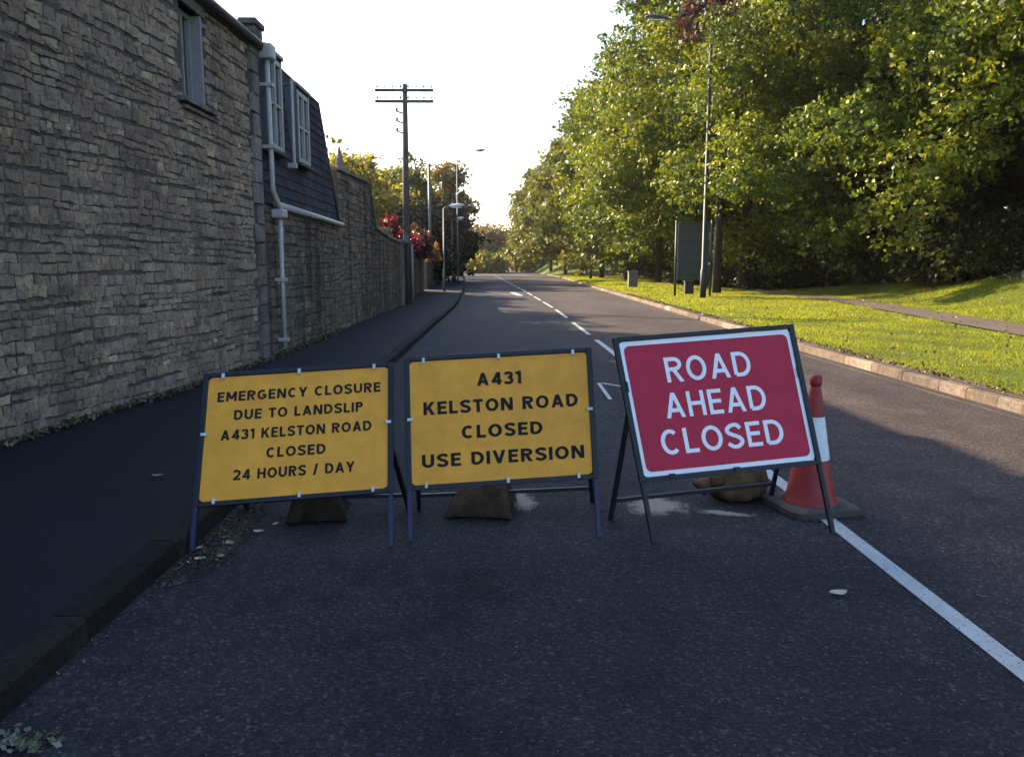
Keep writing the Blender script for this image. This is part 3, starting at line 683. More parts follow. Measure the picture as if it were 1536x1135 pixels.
# ------------------------------------------------------------------ trees
def tree(name, label, cat, x, y, h, r, zlow, nclump, nleaf, lsize, mat, trunk=.3, clump=1.3, group=None, stem=None, seed=0, squash=1.0, droop=.0, barkmat='bark', outer=.55, z0=None, lift=None):
    z0 = gz(x, y) if z0 is None and x > 5 else (z0 or .05)
    rs = np.random.default_rng(seed + int(x * 13 + y * 7) % 9999)
    t = thing(name, label, cat, (x, y, z0), 0, group)
    # clump centres through the crown volume, more of them near its skin
    ch = h - zlow; C = []
    while len(C) < nclump:
        d = rs.normal(size=3); d /= np.linalg.norm(d); rad = rs.uniform(outer, 1.0) ** .8
        ez = d[2] * rad; sx = 1.0 if ez > 0 else min(1.0 / max(.45, math.hypot(d[0], d[1])), 1 + .8 * abs(ez))
        p = np.array([d[0] * rad * r * sx, d[1] * rad * r * sx * squash, zlow + ch * .45 + (ez * ch * .55 if ez > 0 else ez * ch * .45)])
        if lift and p[0] > lift[0] and p[2] < lift[1] + .35 * p[0]: continue      # the crown is open underneath on this side
        C.append(p)
    C = np.array(C); cr = clump * rs.uniform(.65, 1.35, len(C))
    tuft = 12; nt_ = nleaf // tuft; nleaf = nt_ * tuft
    idx = rs.integers(0, len(C), nt_); nl_ = nleaf; nleaf = nt_
    dd = rs.normal(size=(nleaf, 3)); dd /= np.linalg.norm(dd, axis=1)[:, None]
    rr = rs.uniform(.25, 1, nleaf) ** .6
    # ragged clumps: sprays of leaves, not balls
    spray = 1 + .35 * np.sin(dd[:, 0] * 7 + idx) * np.cos(dd[:, 1] * 6 + idx * 1.7) + .25 * np.sin(dd[:, 2] * 9 + idx)
    c = C[idx] + dd * (rr * cr[idx] * spray)[:, None] * np.array([1, 1, .72])
    c[:, 2] -= droop * np.abs(rs.normal(size=nleaf)) * rr
    # every twig end carries a tuft of leaves, with gaps between the tufts
    c = np.repeat(c, tuft, 0); nleaf = nl_; off = rs.normal(size=(nleaf, 3)) * np.array([1, 1, .6]) * lsize * 1.55 * np.repeat(rs.uniform(.6, 1.4, nt_), tuft)[:, None]; c = c + off
    global rng
    sv = rng; rng = rs; V = leaf_quads(c, lsize, .25); rng = sv
    vary = np.clip(rs.normal(.5, .15, nleaf) + np.repeat(rs.normal(0, .13, nt_) + (rs.uniform(-.2, .2, len(C)))[idx], tuft), 0, 1)
    o = npmesh('crown', V, 4, M[mat], t, vary)
    o['kind'] = 'stuff'
    mb = MB(); lean = rs.uniform(-.3, .3, 2)
    th = zlow + ch * .55
    mb.tube([(0, 0, -.2), (lean[0] * .1, lean[1] * .1, th * .25), (lean[0] * .5, lean[1] * .5, th * .6), (lean[0], lean[1], th)], [trunk * 1.25, trunk * .95, trunk * .75, trunk * .3], 9)
    mb.build('trunk', M[barkmat], t, True)
    mb = MB()
    for k in rs.choice(len(C), min(len(C), 16), replace=False):
        f = rs.uniform(.3, .85); s0 = Vector((lean[0] * f, lean[1] * f, th * f)); e = Vector(C[k]); m_ = s0.lerp(e, .5) + Vector((0, 0, -.25 + rs.uniform(-.3, .5)))
        mb.tube([s0, m_, e], [trunk * .32, trunk * .18, .02], 5)
    mb.build('limbs', M[barkmat], t, True)
    return t
G_R = 'trees along the right verge'
near = tree('broadleaf_tree', 'nearest big broadleaf tree on the right, bright leaves hanging low behind the lamp column', 'tree', 19.3, 37.5, 20, 11.6, 1.5, 250, 300000, .098, 'leaf', .42, 1.55, G_R, seed=1, droop=.25, outer=.4, lift=(-2.2, 5.2))
tree('broadleaf_tree', 'broadleaf tree at the right edge with one branch drooping toward the bank', 'tree', 18.4, 21.5, 16, 6.6, 4.8, 70, 100000, .085, 'leaf', .36, 1.4, G_R, seed=2, droop=.35)
tree('broadleaf_tree', 'second broadleaf tree along the verge, left of the lamp column', 'tree', 14.2, 47, 22, 8.8, 1.7, 110, 110000, .125, 'leaf', .34, 1.65, G_R, seed=3, droop=.2)
tree('broadleaf_tree', 'third tree along the right verge with yellow lit outer leaves', 'tree', 13.5, 56, 20, 8.1, 1.7, 105, 75000, .145, 'leaf', .32, 1.5, G_R, seed=4)
specs = [(12.9, 66, 19, 7.7, 'fourth tree of the right row, its foot in deep shade'), (12.2, 78, 19, 7.7, 'fifth tree of the right row, dull green'),
         (11.3, 91, 18, 7.1, 'sixth tree of the right row with a slender trunk by the kerb'), (10.6, 106, 17.8, 7.0, 'seventh tree of the right row, green turning brown'),
         (9.8, 123, 16.5, 7.4, 'eighth tree of the right row beside the sunlit grass'), (8.8, 143, 14, 7.5, 'last tree of the right row before the road bends')]
for i, (x, y, h, r, lab) in enumerate(specs):
    tree('broadleaf_tree', lab, 'tree', x, y, h, r, 1.5, 80, 32000, .21 + .02 * i, 'leaf_far' if i > 0 else 'leaf', .26, 1.7, G_R, seed=5 + i)
tree('small_tree', 'slender young tree leaning at the kerb in front of the dark row', 'tree', 9.3, 84, 8.0, 2.6, 3.2, 22, 4500, .22, 'leaf_far', .14, 1.0, seed=31)
# a copper-leaved tree showing between
tree('copper_tree', 'dark plum leaved tree top showing above the row', 'tree', 11.0, 41, 17.0, 1.8, 12.2, 16, 4500, .17, 'leaf_plum', .2, 1.1, seed=41)
tree('copper_tree', 'small plum leaved tree far along the right row', 'tree', 9.4, 118, 11.5, 2.8, 7.5, 16, 2500, .3, 'leaf_plum', .2, 1.3, seed=42)
# the wood behind: its deep shade is put into the dark leaf colour
bpy.data.materials['bark'].diffuse_color = (.04, .03, .02, 1)
G_W = 'dark trees of the wood behind the bank'
wood = [(27, 20, 15), (25, 30, 17), (23.5, 39, 17), (24, 50, 17), (23, 62, 17), (22, 76, 17), (21, 92, 16), (21, 110, 16), (33, 26, 16), (31, 14, 14), (33, 44, 18)]
wl_lab = ['behind the bank at the right edge', 'deep behind the nearest tree', 'behind the lamp column', 'behind the second tree of the row', 'behind the third tree of the row', 'behind the fourth tree of the row',
          'behind the slender young tree', 'farthest of the wood beside the sunlit grass', 'in the second rank at the right', 'nearest the camera at the far right', 'in the second rank behind the sign']
for (x, y, h), lb in zip(wood, wl_lab):
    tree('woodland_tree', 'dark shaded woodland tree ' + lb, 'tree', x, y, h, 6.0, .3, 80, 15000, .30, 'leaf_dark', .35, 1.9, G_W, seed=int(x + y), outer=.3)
# undergrowth along the top of the bank
def bush(name, label, x, y, r, h, n, lsize, mat, cat='bush', group=None, z0=None, seed=0, ry=None):
    rs = np.random.default_rng(seed + 77); z0 = gz(x, y) if z0 is None else z0
    t = thing(name, label, cat, (x, y, z0), 0, group); ry = ry or r
    d = rs.normal(size=(n, 3)); d /= np.linalg.norm(d, axis=1)[:, None]; d[:, 2] = np.abs(d[:, 2])
    lob = 1 + .28 * np.sin(d[:, 0] * 6 + seed) * np.cos(d[:, 1] * 5 + seed * 2) + .15 * np.sin(d[:, 2] * 11 + d[:, 0] * 9)
    rr = (rs.uniform(.25, 1, n) ** .45 * lob)[:, None]
    c = d * rr * np.array([r, ry, h]); c[:, 2] += .03
    global rng
    sv = rng; rng = rs; V = leaf_quads(c, lsize, .1); rng = sv
    o = npmesh('foliage', V, 4, M[mat], t, rs.uniform(0, 1, n)); o['kind'] = 'stuff'
    mb = MB()
    for k in range(7):
        a = rs.uniform(0, 6.28); mb.tube([(0, 0, -.1), (math.cos(a) * r * .3, math.sin(a) * ry * .3, h * .4), (math.cos(a) * r * .6, math.sin(a) * ry * .6, h * .75)], [.03, .02, .008], 5)
    mb.build('stems', M['bark'], t); return t
G_B = 'bushes along the top of the bank'
lbs = ['at the right end of the bank', 'with pale leaf tips above the sunlit bank', 'low and dark above the bank', 'tall and dark behind the pale leaves', 'beside the foot of the nearest tree', 'in deep shade beyond the nearest tree', 'behind the direction sign', 'in the shade left of the direction sign', 'behind the grey cabinet', 'in the shade of the third tree', 'in the shade of the fourth tree', 'far along in the dark row', 'round the foot of the nearest tree', 'round the foot of the second tree', 'round the foot of the third tree']
for i, (x, y, r, h) in enumerate([(19.2, 14.5, 2.2, 2.8), (19.0, 19, 2.2, 2.0), (19.8, 23.5, 2.4, 2.4), (23, 18, 3.0, 4.5), (19.6, 28.5, 2.4, 2.6), (19.6, 34, 2.5, 3.0), (19.5, 40, 2.8, 3.2), (18.6, 47, 2.6, 2.8), (18.2, 56, 3, 3.0), (18, 66, 3, 3.2), (17.5, 78, 3.5, 3.4), (17, 93, 4, 3.4), (18.6, 33.6, 2.2, 2.9), (15.2, 50, 2.6, 2.6), (14.6, 59, 2.6, 2.4)]):
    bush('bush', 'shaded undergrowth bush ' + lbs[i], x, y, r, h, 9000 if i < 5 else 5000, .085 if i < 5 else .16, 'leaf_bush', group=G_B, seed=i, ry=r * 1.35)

# left side beyond the wall
tree('yellow_tree', 'rounded yellow leaved tree behind the slate roofed outbuilding', 'tree', -11.6, 62, 9.4, 3.6, 2.5, 50, 9000, .2, 'leaf_yellow', .25, 1.1, seed=51)
tree('yellow_tree', 'smaller yellow green tree just left of the telegraph pole', 'tree', -8.3, 66, 7.6, 2.4, 2.0, 30, 5500, .2, 'leaf_yellow', .2, 1.0, seed=52)
tree('conifer', 'tall dark pointed tree rising right of the telegraph pole', 'tree', -7.6, 72, 11.0, 1.5, 1.2, 75, 10000, .15, 'leaf_far', .18, .7, seed=53)
tree('autumn_tree', 'feathery brown tinged tree behind the tall thin lamp', 'tree', -5.9, 84, 12.3, 3.1, 2.5, 60, 9000, .2, 'leaf_rust', .22, .95, seed=54, outer=.2)
tree('autumn_tree', 'loose mixed green tree between pointed tree and lamp', 'tree', -9.3, 78, 10.6, 2.9, 2.0, 44, 9000, .2, 'leaf_far', .22, 1.0, seed=55)
tree('dark_tree', 'dense dark round tree overhanging the left pavement in the distance', 'tree', -5.6, 74, 7.6, 3.2, .6, 60, 15000, .18, 'leaf_dark', .22, 1.1, seed=56)
tree('dark_tree', 'dark shrubby tree behind the short street lamp', 'tree', -6.3, 62, 7.0, 2.2, .4, 36, 9000, .16, 'leaf_dark', .2, .9, seed=57)
G_L = 'trees in the gardens on the left, mostly hidden behind walls'
for i, (x, y, h, r) in enumerate([(-15, 82, 12, 4.5), (-13, 98, 12, 4.5), (-13.5, 45, 7, 2.6), (-12.5, 118, 12, 5)]):
    tree('garden_tree', ['garden tree far left behind the yellow tree', 'garden tree behind the feathery autumn tree', 'small garden tree behind the outbuilding roof', 'farthest garden tree left of the road bend'][i], 'tree', x, y, h, r, 1.5, 50, 9000, .26, 'leaf_far', .25, 1.3, G_L, seed=60 + i)
bush('red_creeper', 'mass of crimson creeper spilling over the low wall right of the telegraph pole', -4.4, 37.2, .6, .85, 3800, .065, 'leaf_red', 'creeper', z0=2.15, seed=3, ry=3.6)
bush('red_creeper', 'small bright red shrub left of the telegraph pole above the wall', -4.75, 35.0, .40, .85, 1300, .07, 'leaf_red', 'creeper', z0=2.75, seed=4, ry=.9)
bush('plum_shrub', 'dark plum shrub hanging under the red creeper', -4.25, 41.5, .75, 1.5, 3800, .08, 'leaf_plum', 'shrub', z0=1.9, seed=5, ry=2.4)
bush('orange_shrub', 'orange brown foliage at the gateway end of the wall', -3.85, 45.6, .45, .95, 1200, .08, 'leaf_orange', 'shrub', z0=1.75, seed=6, ry=.7)
bush('grey_shrub', 'pale grey green shrub on top of the wall beside the telegraph pole', -4.25, 28.3, .42, .55, 1500, .05, 'leaf_grey', 'shrub', z0=2.28, seed=7, ry=1.5)
tree('garden_tree', 'hidden garden tree added behind the tall wall to shade the lane', 'tree', -9.2, 27, 8.0, 2.5, 1.5, 45, 14000, .13, 'leaf_far', .2, 1.0, G_L, seed=81)  # out of sight behind the houses, added to cast shade on the road
tree('garden_tree', 'second hidden garden tree added to shade the lane, nearer the outbuilding', 'tree', -10.8, 33.5, 8.6, 2.8, 1.5, 45, 14000, .13, 'leaf_far', .2, 1.0, G_L, seed=82)  # another added shade caster, also hidden behind the houses
# trees closing the view where the road bends
G_F = 'small trees at the road bend'
for i, (x, y, h, r, mt) in enumerate([(-3.2, 172, 9.5, 5.2, 'leaf_rust'), (3.5, 185, 9.5, 5.5, 'leaf_rust'), (-11, 165, 8, 5, 'leaf_dark'), (10, 190, 11, 6, 'leaf_far'), (22, 205, 16, 8, 'leaf_far'), (-20, 180, 14, 8, 'leaf_far'), (36, 215, 17, 9, 'leaf_far'), (-3.0, 158, 3.2, 2.6, 'leaf_yellow')]):
    tree('distant_tree', ['rounded rust coloured tree closing the view at the road bend', 'rust and green tree behind the road bend', 'dark low tree left of the road bend', 'green tree right of the road bend', 'tall tree beyond the sunlit grass', 'tall tree beyond the left gardens', 'tall tree far right of the bend behind the row', 'low yellow green tree at the foot of the rust tree'][i], 'tree', x, y, h, r, .3, 50, 7000, .42, mt, .25, 1.6, G_F, seed=70 + i, z0=0)
fh = meshobj('far_hedge', [], [], None); bpy.data.objects.remove(fh)
n = 26000
hx = rng.uniform(-60, 90, n); c = np.stack([hx, 232 + rng.uniform(-3, 3, n), rng.uniform(0, 1, n) ** .7 * (6.5 + 1.6 * np.sin(hx * .35) + 1.0 * np.sin(hx * .9))], 1)
o = npmesh('far_woodland', leaf_quads(c, .6), 4, M['leaf_far'], None, rng.uniform(0, 1, n)); tag(o, 'hazy far woodland closing the valley behind the bend', 'woodland', kind='stuff')

# ------------------------------------------------------------------ grass
def blades(name, n, ylo, yhi, xa, xb, h, w, parent=None, label='short sunlit grass on the verge'):
    y = rng.uniform(ylo, yhi, n * 2); x = np.array([xa(q) for q in y]) + rng.uniform(0, 1, len(y)) * np.array([xb(q) - xa(q) for q in y])
    p = np.array([pth(q) for q in y]); kx = np.array([kr(q) for q in y]); keep = (np.abs(x - p) > .74 + rng.uniform(0, .12, len(x))) & (x - kx > .19 + rng.uniform(0, .16, len(x)) ** 1.0 + .04 * np.sin(y * 2.1)); x, y = x[keep][:n], y[keep][:n]; n = len(x)
    z = np.array([gz(a, b) for a, b in zip(x, y)])
    b = np.stack([x, y, z - .005], 1); an = rng.uniform(0, 2 * math.pi, n)
    patch = .75 + .45 * np.sin(x * 1.9 + 1.3 * np.sin(y * .8)) * np.sin(y * 1.3 + x * .6)
    hh = h * rng.uniform(.5, 1.3, n) * np.clip(patch, .35, 1.5)
    lean = rng.normal(0, .5, (n, 2)) * hh[:, None]
    wd = np.stack([np.cos(an), np.sin(an), np.zeros(n)], 1) * (w * rng.uniform(.6, 1.3, n))[:, None]
    tip = b + np.concatenate([lean, hh[:, None]], 1)
    V = np.stack([b - wd, b + wd, tip], 1).reshape(-1, 3)
    o = npmesh(name, V, 3, M['grass'], None, np.clip(rng.normal(.5, .22, n) + .15 * (patch - .75), 0, 1)); tag(o, label, 'grass', kind='stuff'); return o
blades('grass', 150000, 6.5, 20, lambda y: kr(y) + .17, lambda y: kr(y) + 14, .052, .0055, label='short sunlit grass on the near right verge and bank')
blades('grass', 150000, 20, 45, lambda y: kr(y) + .17, lambda y: kr(y) + 15, .065, .010, label='grass of the middle verge around the lamp column')
blades('grass', 60000, 45, 110, lambda y: kr(y) + .17, lambda y: kr(y) + 10, .12, .03, label='shaded grass of the far right verge')
yv = rng.uniform(6, 40, 2600); c = np.stack([np.array([kr(q) for q in yv]) + .14 + np.abs(rng.normal(0, .12, 2600)), yv, .145 + rng.uniform(0, .02, 2600)], 1)
o = npmesh('verge_leaf_litter', leaf_quads(c, .022, .5, .6), 4, M['litter'], None, rng.uniform(0, 1, 2600) ** 1.4 * .6); tag(o, 'dead leaves and crumbs caught behind the right kerb', 'leaf litter', kind='stuff')
c = np.stack([rng.uniform(6, 17, 1500), rng.uniform(8, 45, 1500), np.zeros(1500)], 1); c[:, 2] = [max(.13, gz(a, b)) + .035 for a, b in zip(c[:, 0], c[:, 1])]
o = npmesh('scattered_dead_leaves', leaf_quads(c, .035, .6, .5), 4, M['litter'], None, rng.uniform(.1, .62, 1500)); tag(o, 'brown dead leaves scattered over the verge and path', 'leaf litter', kind='stuff')
# rough pale weeds where the bank meets the wood
n = 5200; y_ = rng.uniform(12, 34, n); x_ = np.array([pth(q) for q in y_]) + .75 + 5.0 + rng.normal(0, .45, n) + .4 * np.sin(y_ * 1.3)
c = np.stack([x_, y_, np.array([gz(a, b) for a, b in zip(x_, y_)]) + rng.uniform(.02, .32, n) * rng.uniform(.3, 1, n)], 1)
o = npmesh('bank_weeds', leaf_quads(c, .07), 4, M['leaf_grey'], None, rng.uniform(0, 1, n)); tag(o, 'pale broad leaved weeds along the top edge of the sunlit bank', 'weeds', kind='stuff')

# ------------------------------------------------------------------ the three signs
GW = dict(A=.80, C=.76, D=.74, E=.58, G=.80, H=.72, I=.19, K=.72, L=.54, M=.88, N=.75, O=.82, P=.64, R=.70, S=.66, T=.62, U=.72, V=.78, Y=.76)
GW.update({'1': .36, '2': .62, '3': .62, '4': .70, '/': .46, ' ': .30})
def glyph(ch, t):
    """strokes of a road-sign capital, cap height 1: ('r', points) ribbon or ('d', p, q) slanting bar cut level"""
    w = GW[ch]; a = t / 2; R = []
    def arc(cx, cy, rx, ry, d0, d1, n=22): return [(cx + rx * math.cos(R_(d0 + (d1 - d0) * i / n)), cy + ry * math.sin(R_(d0 + (d1 - d0) * i / n))) for i in range(n + 1)]
    def smooth(P, n=5):
        P = [P[0]] + P + [P[-1]]; o = []
        for i in range(1, len(P) - 2):
            for k in range(n):
                u = k / n; o.append(tuple(.5 * (2 * P[i][c] + (P[i + 1][c] - P[i - 1][c]) * u + (2 * P[i - 1][c] - 5 * P[i][c] + 4 * P[i + 1][c] - P[i + 2][c]) * u * u + (-P[i - 1][c] + 3 * P[i][c] - 3 * P[i + 1][c] + P[i + 2][c]) * u ** 3) for c in (0, 1)))
        return o + [P[-2]]
    stem = ('r', [(a, 0), (a, 1)]); e = a * 1.12
    if ch == 'A': R = [('d', (e, 0), (w / 2, 1)), ('d', (w - e, 0), (w / 2, 1)), ('r', [(w * .22, .30), (w * .78, .30)])]
    elif ch == 'C': R = [('r', arc(w / 2 + .02, .5, w / 2 + .0 - a + .0, .5 - a, 48, 312))]
    elif ch == 'D': R = [('r', [(a, a), (a, 1 - a)] + arc(w * .42, .5, w * .58 - a, .5 - a, 90, -90) + [(a - .001, a)])]
    elif ch == 'E': R = [stem, ('r', [(t, 1 - a), (w, 1 - a)]), ('r', [(t, .52), (w * .92, .52)]), ('r', [(t, a), (w, a)])]
    elif ch == 'G': R = [('r', arc(w / 2, .5, w / 2 - a, .5 - a, 48, 345)), ('r', [(w * .52, .46), (w - a * .4, .46)]), ('r', [(w - a * 1.4, .46), (w - a * 1.4, .12)])]
    elif ch == 'H': R = [stem, ('r', [(w - a, 0), (w - a, 1)]), ('r', [(t, .51), (w - t, .51)])]
    elif ch == 'I': R = [('r', [(w / 2, 0), (w / 2, 1)])]
    elif ch == 'K': R = [stem, ('d', (t * .95, .38), (w - e * 1.15, 1)), ('d', (w - e * 1.1, 0), (w * .42, .60))]
    elif ch == 'L': R = [stem, ('r', [(t, a), (w, a)])]
    elif ch == 'M': R = [stem, ('r', [(w - a, 0), (w - a, 1)]), ('d', (w / 2, .22), (a * 1.1, 1)), ('d', (w / 2, .22), (w - a * 1.1, 1))]
    elif ch == 'N': R = [stem, ('r', [(w - a, 0), (w - a, 1)]), ('d', (w - a * 1.15, 0), (a * 1.15, 1))]
    elif ch == 'O': R = [('r', arc(w / 2, .5, w / 2 - a, .5 - a, 0, 361, 34))]
    elif ch in 'PR':
        R = [stem, ('r', [(t, 1 - a)] + arc(w * .52, .72, w * .46 - a, .28 - a, 90, -90) + [(t, .44 + a)])]
        if ch == 'R': R.append(('d', (w - e * 1.1, 0), (w * .50, .46)))
    elif ch == 'S': R = [('r', smooth([(w - .07, .78), (w * .72, 1 - a * 1.02), (w * .40, 1 - a), (a * 1.1, .80), (a * 1.15, .66), (w * .36, .555), (w * .66, .465), (w - a * 1.1, .35), (w - a, .21), (w * .64, a), (w * .34, a), (.04, .21)]))]
    elif ch == 'T': R = [('r', [(w / 2, 0), (w / 2, 1 - t)]), ('r', [(0, 1 - a), (w, 1 - a)])]
    elif ch == 'U': R = [('r', [(a, 1), (a, .38)] + arc(w / 2, .38, w / 2 - a, .38 - a, 180, 360) + [(w - a, 1)])]
    elif ch == 'V': R = [('d', (w / 2, 0), (e, 1)), ('d', (w / 2, 0), (w - e, 1))]
    elif ch == 'Y': R = [('r', [(w / 2, 0), (w / 2, .45)]), ('d', (w / 2, .40), (e, 1)), ('d', (w / 2, .40), (w - e, 1))]
    elif ch == '1': R = [('r', [(w - a, 0), (w - a, 1)]), ('r', [(.0, .80), (w - t * .6, 1 - a * .6)])]
    elif ch == '2': R = [('r', smooth([(.06, .74), (.14, .90), (w * .5, 1 - a), (w - a, .76), (w * .74, .50), (w * .36, .24), (a * 1.2, .10)])), ('r', [(0, a), (w, a)])]
    elif ch == '3': R = [('r', smooth([(.04, .80), (w * .35, 1 - a), (w * .68, .93 - a * .5), (w - a * 1.2, .74), (w * .66, .56), (w * .42, .54)])), ('r', smooth([(w * .42, .53), (w * .70, .52), (w - a, .29), (w * .70, a * 1.3), (w * .40, a), (.02, .17)]))]
    elif ch == '4': R = [('r', [(w * .72, 0), (w * .72, 1)]), ('r', [(0.02, .28), (w, .28)]), ('d', (a * 1.3, .28), (w * .68, 1))]
    elif ch == '/': R = [('d', (e, -.05), (w - e, 1.05))]
    return R
def text_mesh(name, body, M4, cx, zbase, width, cap, mat, parent, t=.18, y=-.0045):
    gap = .155; tot = sum(GW[c] for c in body) + gap * (len(body) - 1); sx = width / tot
    words = body.split(' '); pen = 0
    for wd in words:
        vs = []; fs = []; k = 0
        for ch in wd:
            for st_ in glyph(ch, t):
                yy = y - .00006 * (k % 9); k += 1
                if st_[0] == 'r':
                    P = st_[1]; n0 = len(vs); m = len(P)
                    for i, p in enumerate(P):
                        # keep the stroke even although the line is stretched sideways
                        d0 = Vector(P[i]) - Vector(P[max(0, i - 1)]); d1 = Vector(P[min(m - 1, i + 1)]) - Vector(P[i])
                        if i == 0: d0 = d1
                        if i == m - 1: d1 = d0
                        d0 = d0.normalized() if d0.length > 1e-6 else d1.normalized(); d1 = d1.normalized() if d1.length > 1e-6 else d0
                        b = (d0 + d1)
                        b = b.normalized() if b.length > .2 else d0
                        nrm = Vector((-b.y, b.x)); mit = min(1.5, 1 / max(.5, abs(nrm.dot(Vector((-d0.y, d0.x))))))
                        for s_ in (-1, 1): vs.append((p[0] + nrm.x * s_ * t / 2 * mit, p[1] + nrm.y * s_ * t / 2 * mit, yy, pen))
                    fs += [(n0 + 2 * i, n0 + 2 * i + 1, n0 + 2 * i + 3, n0 + 2 * i + 2) for i in range(m - 1)]
                else:
                    (xa, za), (xb, zb) = st_[1], st_[2]; sn = abs(zb - za) / math.hypot(xb - xa, zb - za); h = t / 2 / max(.45, sn); n0 = len(vs)
                    vs += [(xa - h, za, yy, pen), (xa + h, za, yy, pen), (xb + h, zb, yy, pen), (xb - h, zb, yy, pen)]; fs.append((n0, n0 + 1, n0 + 2, n0 + 3))
            pen += GW[ch] + gap
        pen += GW[' '] + gap
        V = [M4 @ Vector((cx - width / 2 + (x + pn) * sx, yy, zbase + z * cap)) for x, z, yy, pn in vs]
        meshobj(name, V, fs, mat, parent)
def rounded(x0, x1, z0, z1, r, y, n=6):
    L = []
    for cx, cz, a0 in ((x1 - r, z1 - r, 0), (x0 + r, z1 - r, 90), (x0 + r, z0 + r, 180), (x1 - r, z0 + r, 270)):
        for k in range(n + 1):
            a = R_(a0 + 90 * k / n); L.append(Vector((cx + r * math.cos(a), y, cz + r * math.sin(a))))
    return L
def make_sign(label, ang, pos, Hh, k, lines, red=False, rear=((-.53, 4.92), (.6, 5.13)), frame='frame_blue', cap=.07, bold=.02, hinge=.42):
    la, ro, ya = ang; W = 1.05
    base = Vector((pos[0], pos[1], 0))
    t = thing('road_sign', label, 'road sign', base)
    Rm = Matrix.Rotation(ya, 4, 'Z') @ Matrix.Rotation(la, 4, 'X') @ Matrix.Rotation(ro, 4, 'Y')
    S = Matrix.Identity(4); S[0][2] = k
    L = Matrix.Translation((0, 0, pos[2])) @ Rm @ S
    def panel(name, x0, x1, z0, z1, r, y0, y1, mat, par=None):
        a = rounded(x0, x1, z0, z1, r, y0); b = rounded(x0, x1, z0, z1, r, y1); n = len(a)
        v = [L @ q for q in a + b]; f = [tuple(range(n))[::-1], tuple(n + i for i in range(n))] + [(i, (i + 1) % n, n + (i + 1) % n, n + i) for i in range(n)]
        f[0] = tuple(reversed(f[0]))
        o = meshobj(name, v, f, mat, par or t)
        bm = bmesh.new(); bm.from_mesh(o.data); bmesh.ops.recalc_face_normals(bm, faces=bm.faces); bm.to_mesh(o.data); bm.free(); return o
    hw, hh = W / 2, Hh / 2
    bd = panel('board', -hw, hw, -hh, hh, .03, -.002, .004, M['signwhite'] if red else M['yellow'])
    if red: panel('red_field', -hw + .024, hw - .024, -hh + .026, hh - .026, .035, -.0032, -.0022, M['red'])
    for (body, x0, z0_, x1, z1_) in lines:
        sl = (z1_ - z0_) / (x1 - x0); zc = (z0_ + z1_) / 2
        text_mesh('lettering', body, L, (x0 + x1) / 2, zc, x1 - x0, cap, M['signwhite'] if red else M['ink'], t, bold, -.0045)
    # square tube frame behind the board edge; the uprights run on down as legs
    tw = .026; fx = hw + .014; fz = hh + .016; m = M[frame]; dm = M['frame']
    for s in (-1, 1):
        topL = L @ Vector((s * fx, .0, fz + .012)); low = L @ Vector((s * fx, 0, -fz - .012)); d = (low - topL).normalized(); foot = topL + d * ((topL.z - .0) / -d.z)
        mb = MB(); mb.bar(low + d * .0, foot, tw, tw, up=Rm @ Vector((0, 1, 0))); o = mb.build('leg', m, t); bevel(o, .003)
        mb = MB(); mb.bar(topL, low, tw + .006, tw, up=Rm @ Vector((0, 1, 0))); o = mb.build('side_rail', dm, t); bevel(o, .003)
    for s in (-1, 1):
        mb = MB(); mb.bar(L @ Vector((-fx + tw / 2 + .004, 0.002, s * fz)), L @ Vector((fx - tw / 2 - .004, 0.002, s * fz)), tw, tw + .004, up=Rm @ Vector((0, 1, 0))); bevel(mb.build('cross_rail', dm, t), .003)
    # rear A-frame
    fr = []
    for s, (rx, ry) in zip((-1, 1), rear):
        hp = L @ Vector((s * (fx - .035), .03, hinge * Hh - .30)); ft = Vector((rx, ry, 0)) - base
        mb = MB(); mb.bar(hp, ft, tw, tw); bevel(mb.build('rear_leg', dm, t), .003); fr.append((hp, ft))
    a = fr[0][1].lerp(fr[0][0], .17); b = fr[1][1].lerp(fr[1][0], .17); d = (b - a).normalized()
    mb = MB(); mb.bar(a + d * .014, b - d * .014, tw * .9); bevel(mb.build('rear_crossbar', dm, t), .003)
    # clips holding the board
    if not red:
        for x, z in [(-.44, 1), (0.0, 1), (.44, 1), (-.44, -1), (0.03, -1), (.44, -1), (-1, .02), (1, .02)]:
            mb = MB()
            if abs(z) == 1: mb.box(x - .008, x + .008, -.020, -.003, z * hh - .012 if z > 0 else z * hh - .018, z * hh + .018 if z > 0 else z * hh + .012)
            else: mb.box(x * hw - .016, x * hw + .016, -.020, -.003, z - .008, z + .008)
            mb.v = [tuple(L @ Vector(q)) for q in mb.v]; mb.build('clip', M['clip'], t)
    else:
        for x, z in [(-.36, -1), (.03, -1)]:
            mb = MB(); mb.box(x - .016, x + .016, -.022, -.004, -hh - .018, -hh + .006); mb.v = [tuple(L @ Vector(q)) for q in mb.v]; mb.build('clip', M['frame'], t)
        for s in (-1, 1):
            mb = MB(); mb.box(s * hw - .006, s * hw + .006, -.0222, -.004, .1, .16); mb.v = [tuple(L @ Vector(q)) for q in mb.v]; mb.build('clip', M['frame'], t)
    return t
make_sign('yellow temporary sign reading EMERGENCY CLOSURE on a navy frame, left of the three', [-0.4925, -0.0583, 0.057], [-1.185, 4.564, 0.594], .737, .041,
          [("EMERGENCY CLOSURE", -.465, .216, .478, .212), ("DUE TO LANDSLIP", -.364, .100, .377, .096), ("A431 KELSTON ROAD", -.431, -.019, .427, -.023), ("CLOSED", -.169, -.139, .167, -.143), ("24 HOURS / DAY", -.344, -.257, .334, -.261)],
          rear=((-1.62, 4.98), (-.60, 5.0)), cap=.060, bold=.20)
